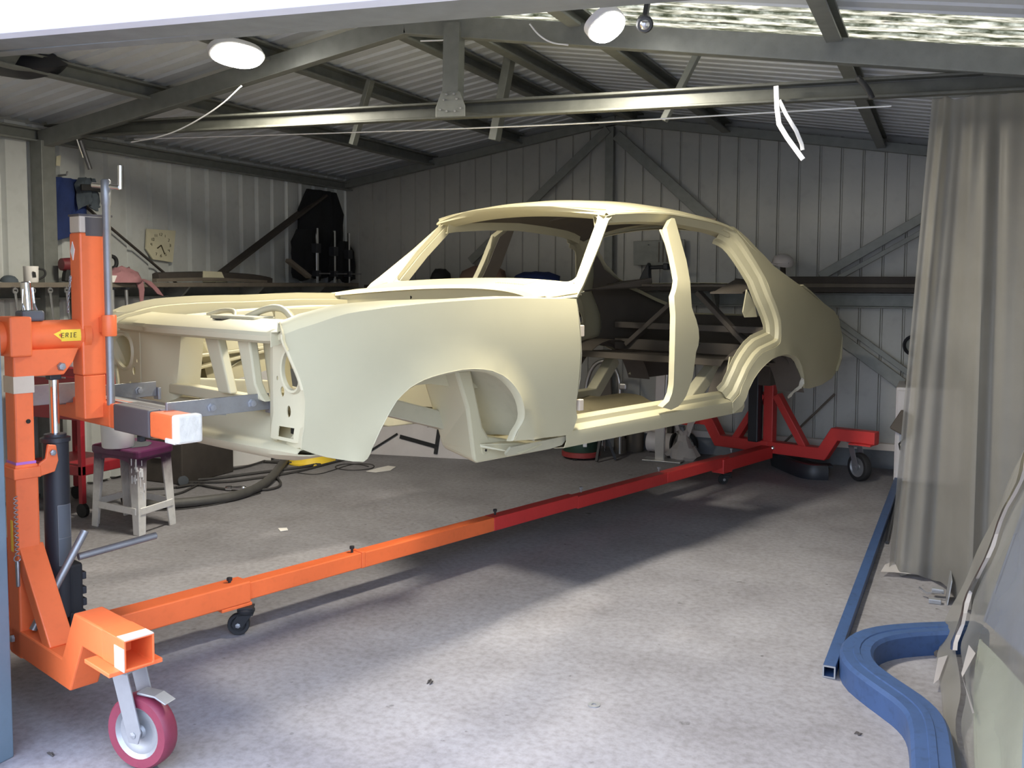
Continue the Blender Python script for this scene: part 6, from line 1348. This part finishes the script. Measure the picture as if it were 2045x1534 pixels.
# ================================================================ RIGHT SIDE: tube, bent blue beam, curtain, covered panels
t = thing('blue_square_tube', 'long blue painted square tube lying along the floor at the right', 'tube', (-0.309, 3.298, 0.0))
a, b_ = [(-0.312, 3.331, 0.022), (-0.229, 6.937, 0.022)]
build(holl(MB(), a, b_, .042, .004), 'tube_wall', 'bluesteel', t, bevel=.002)
a2 = Vector(a); d = (Vector(b_) - a2).normalized()
build(holl(MB(), a2 - d*.003, a2, .0425, .005), 'bare_tube_end', 'zinc', t)
tag(build(MB().tube([(-0.22, 5.214, 0.008), (-0.22, 6.497, 0.008)], .009, 8), 'thin_dark_rod', 'black', None, smooth=50, origin=(-0.221, 5.245, 0.0)), 'thin dark rod on the floor between the blue tube and the curtain', 'rod')
bp_ = [(0.175, 3.856, 0.085), (0.073, 3.802, 0.085), (-0.046, 3.729, 0.085), (-0.138, 3.658, 0.085), (-0.197, 3.581, 0.085), (-0.228, 3.493, 0.085), (-0.232, 3.39, 0.085), (-0.206, 3.293, 0.085), (-0.154, 3.211, 0.085), (-0.09, 3.128, 0.085), (-0.042, 3.064, 0.085), (-0.007, 2.991, 0.085), (0.01, 2.902, 0.085), (0.018, 2.745, 0.085), (0.025, 2.577, 0.085), (0.031, 2.428, 0.085)]
t = thing('blue_bent_beam', 'bent blue steel box beam curving out onto the floor from under the curtain', 'beam', (bp_[6][0], bp_[6][1], 0))
pth = smoothp([(x, y, .045) for x, y, z in bp_], 1)
build(MB().sweep(pth, [(-.055, -.045), (.055, -.045), (.055, .030), (.045, .042), (-.045, .042), (-.055, .030)]), 'box_section', 'bluesteel', t, smooth=30)
build(MB().sweep([(x, y, .088) for x, y, z in pth], [(-.014, -.003), (.014, -.003), (.010, .003), (-.010, .003)]), 'pressed_rib', 'bluesteel', t, smooth=30)
tag(build(MB().lathe((0.036, 3.708, 0.0), (0, 0, 1), [(0, 0), (.02, 0), (.022, .012), (.012, .02), (0, .02)], 10), 'rubber_stopper', 'primer_shade', None, smooth=40, origin=(0.036, 3.708, 0.0)), 'small dark rubber stopper on the floor by the far arm of the blue beam', 'stopper')
# plastic curtain: pleated film hung from the tie beam
def film_sheet(top, bot, folds, amp, seed, nrow=22, ncol=70, name='film'):
    rnd = random.Random(seed); ph = rnd.uniform(0, 6); rows = []
    for i in range(nrow):
        v = i/(nrow-1); r = []
        for j in range(ncol):
            u = j/(ncol-1); tpt = Vector(interpv(top, u)); bpt = Vector(interpv(bot, u)); p = tpt.lerp(bpt, v)
            f = math.sin(u*folds*2*PI + ph + .5*math.sin(v*3 + u*5)) + .5*math.sin(u*folds*4.3*PI + 1.7*v)
            a = amp*(.5 + .8*v)
            r.append((p.x + .25*a*math.cos(u*folds*2*PI), p.y - a*f, p.z + (.012*math.sin(u*31) if i == nrow-1 else 0)))
        rows.append(r)
    return rows
def interpv(tab, u):
    n_ = len(tab) - 1; k = min(int(u*n_), n_ - 1); return lerp(tab[k], tab[k+1], u*n_ - k)
ct = thing('plastic_curtain', 'dusty clear plastic sheet hung as a pleated curtain on the right side', 'curtain', (.1, 4.4, 0))
ctop = [(-0.066, 4.35, 2.132), (-0.018, 4.35, 2.143), (0.02, 4.35, 2.124), (0.085, 4.35, 2.131), (0.14, 4.35, 2.131), (0.213, 4.35, 2.133), (0.302, 4.35, 2.134), (0.406, 4.35, 2.138)]
cbot = [(-0.192, 4.698, 0.02), (-0.13, 4.668, 0.02), (-0.054, 4.637, 0.02), (0.04, 4.563, 0.02), (.14, 4.25, .03), (.24, 4.2, .05), (.34, 4.15, .06), (.47, 4.1, .08)]
build(MB().grid(film_sheet(ctop, cbot, 3.3, .022, 5)), 'curtain_film', 'film', ct, smooth=50)
build(MB().grid(film_sheet([(x + .005, y + .06, z) for x, y, z in ctop], [(x + .06, y + .12, z) for x, y, z in cbot], 2.6, .03, 9)), 'curtain_film', 'film', ct, smooth=50)
build(MB().tube([(x, 4.35, ctop[0][2] + .01) for x in (-.06, .48)], .012, 8), 'curtain_rail', 'galv', ct, smooth=50)
rnd = random.Random(2)
cr = MB(); p = Vector((-0.143, 4.724, 0.012))
cr.grid([[p + Vector((.045*i - .07 + rnd.uniform(-.01, .01), -.05*j + rnd.uniform(-.015, .015), .012 + rnd.uniform(0, .025)*(j < 2))) for i in range(5)] for j in range(3)])
build(cr, 'film_hem', 'bag', ct, smooth=20)
# leaning car panels covered by a torn sheet: all follow one leaning surface, set back in layers
LL = [(0.076, 2.775, 0.02), (0.052, 3.18, 0.02), (0.044, 3.658, 0.02), (0.057, 3.86, 0.055), (0.111, 3.9, 0.196), (0.175, 3.94, 0.368), (0.241, 3.98, 0.55), (0.311, 4.02, 0.741)]
RR = [(.16, 2.25, .02), (.22, 2.35, .10), (.27, 2.5, .22), (.31, 2.7, .36), (.34, 2.9, .52), (.37, 3.1, .70), (.39, 3.3, .88), (.40, 3.5, 1.05)]
def lean(u, v, back=0.0):
    a = Vector(interpv(LL, v)); b_ = Vector(interpv(RR, v)); p = a.lerp(b_, u)
    return Vector((p.x + back, p.y + back*.9, p.z))
t = thing('slate_blue_panel', 'slate blue car panel leaning at the right edge under the torn plastic', 'car panel', lean(.3, .4, .05))
build(MB().grid([[lean(.24 + .76*i/10, .47 + .5*j/8 - .10*i/10, .045) for i in range(11)] for j in range(9)]), 'panel_skin', 'panelblue', t, smooth=50, thick=.004)
build(MB().tube([lean(.24, .47 + .5*j/8, .043) for j in range(9)], .006, 8), 'panel_edge', 'panelblue', t, smooth=50)
t = thing('grey_green_panel', 'pale grey green car panel leaning nearest the doorway at the right edge', 'car panel', lean(.3, .1, .03))
build(MB().grid([[lean(.30 + .70*i/10, .02 + .40*j/8 - .10*i/10*j/8, .03) for i in range(11)] for j in range(9)]), 'panel_skin', 'panelgrey', t, smooth=50, thick=.004)
build(MB().tube([lean(.30, .02 + .40*j/8, .028) for j in range(9)], .006, 8), 'panel_edge', 'panelgrey', t, smooth=50)
t = thing('torn_plastic_sheet', 'torn dusty plastic sheet draped over the leaning car panels at the right', 'plastic sheet', lean(0, .2))
def sheet_pt(u, v):
    p = lean(u, v); k = .006*math.sin(u*17 + v*5) + .004*math.sin(v*29 + u*11) + .010*math.sin(u*6 + v*2)
    return p + Vector((-k - .004, -k - .004, 0))
tear = lambda v: .20 + .05*math.sin(v*9) + .03*math.sin(v*31)
build(MB().grid([[sheet_pt(tear(j/40)*i/8, j/40) for i in range(9)] for j in range(41)]), 'sheet_strip', 'film', t, smooth=50)
build(MB().grid([[sheet_pt(tear(j/40) + .02 + (.98 - tear(j/40))*i/20, j/40) + Vector((.012, .012, 0)) for i in range(21)] for j in range(41)]), 'sheet_film', 'film2', t, smooth=50)
rnd = random.Random(14)
build(MB().grid([[sheet_pt(tear(j/30) + dx + rnd.uniform(-.008, .008), j/30) + Vector((-dz, -dz, 0)) for dx, dz in ((-.035, .0), (-.012, .014), (.010, .012), (.02, .0))] for j in range(11, 31)]), 'torn_edge', 'bag', t, smooth=25)
build(MB().grid([[sheet_pt(.34, .42) + Vector((-.01, -.01, 0)), sheet_pt(.40, .40) + Vector((-.01, -.01, 0))], [sheet_pt(.36, .33) + Vector((-.02, -.02, 0)), sheet_pt(.40, .33) + Vector((-.03, -.03, 0))], [sheet_pt(.44, .24) + Vector((-.01, -.01, 0)), sheet_pt(.455, .245) + Vector((-.01, -.01, 0))]]), 'torn_flap', 'bag', t, smooth=30)
build(MB().grid([[sheet_pt(.05, .30) + Vector((-.01, -.01, 0)), sheet_pt(.12, .33) + Vector((-.01, -.01, 0))], [sheet_pt(.03, .22) + Vector((-.02, -.02, 0)), sheet_pt(.11, .25) + Vector((-.02, -.02, 0))]]), 'torn_flap', 'bag', t, smooth=30)
# door latch wire on floor by the curtain, debris
c = Vector((0.021, 4.367, 0.02))
t = thing('chrome_bracket', 'small bright bracket on the floor at the foot of the curtain', 'bracket', c)
build(MB().tube([c + Vector((-.07, .02, .02)), c + Vector((-.04, .0, .005)), c + Vector((.02, .01, .01))], .006, 6), 'bracket_arm', 'chrome', t, smooth=50)
build(MB().box(c + Vector((-.02, .03, .0)), c + Vector((.03, .06, .02))), 'bracket_foot', 'zinc', t, bevel=.003)
build(MB().box(c + Vector((-.03, -.06, -.02)), c + Vector((.02, -.03, .0))), 'bracket_foot', 'zinc', t, bevel=.003)
build(MB().grid([[c + Vector((.04, .06, -.02)), c + Vector((.055, .07, .10))], [c + Vector((.045, -.05, -.02)), c + Vector((.06, -.02, .08))]]), 'bracket_plate', 'zinc', t, thick=.004)
c = Vector((-0.977, 2.788, 0.0))
tag(build(MB().lathe(c, (0, 0, 1), [(.008, 0), (.020, 0), (.020, .003), (.008, .003)], 18, closed=True), 'steel_washer', 'zinc', None, origin=c), 'steel washer lying alone on the open floor', 'washer')
for i, (pp, lab, s) in enumerate((((-1.534, 2.714, 0.0), 'thin dark twig on the open floor left of the washer', .02), ((-0.187, 2.939, 0.0), 'dark leaf scrap on the floor near the blue bent beam', .014), ((-2.282, 1.827, 0.0), 'dark leaf clump on the floor by the left door frame', .016), ((-2.158, 1.943, 0.0), 'small dark chip beside the maroon castor wheel', .008))):
    c = Vector(pp); mb = MB(); rnd = random.Random(50 + i)
    for k in range(3):
        a = rnd.uniform(0, PI); d = Vector((math.cos(a), math.sin(a), rnd.uniform(0, .3)))*s; o_ = c + Vector((rnd.uniform(-s, s)*.5, rnd.uniform(-s, s)*.5, .003)); mb.tube([o_ - d*.6, o_ + Vector((0, 0, s*.2)), o_ + d*.6], [s*.08, s*.22, s*.06], 5)
    tag(build(mb, 'leaf_scrap', 'timberdk', None, origin=c), lab, 'debris')
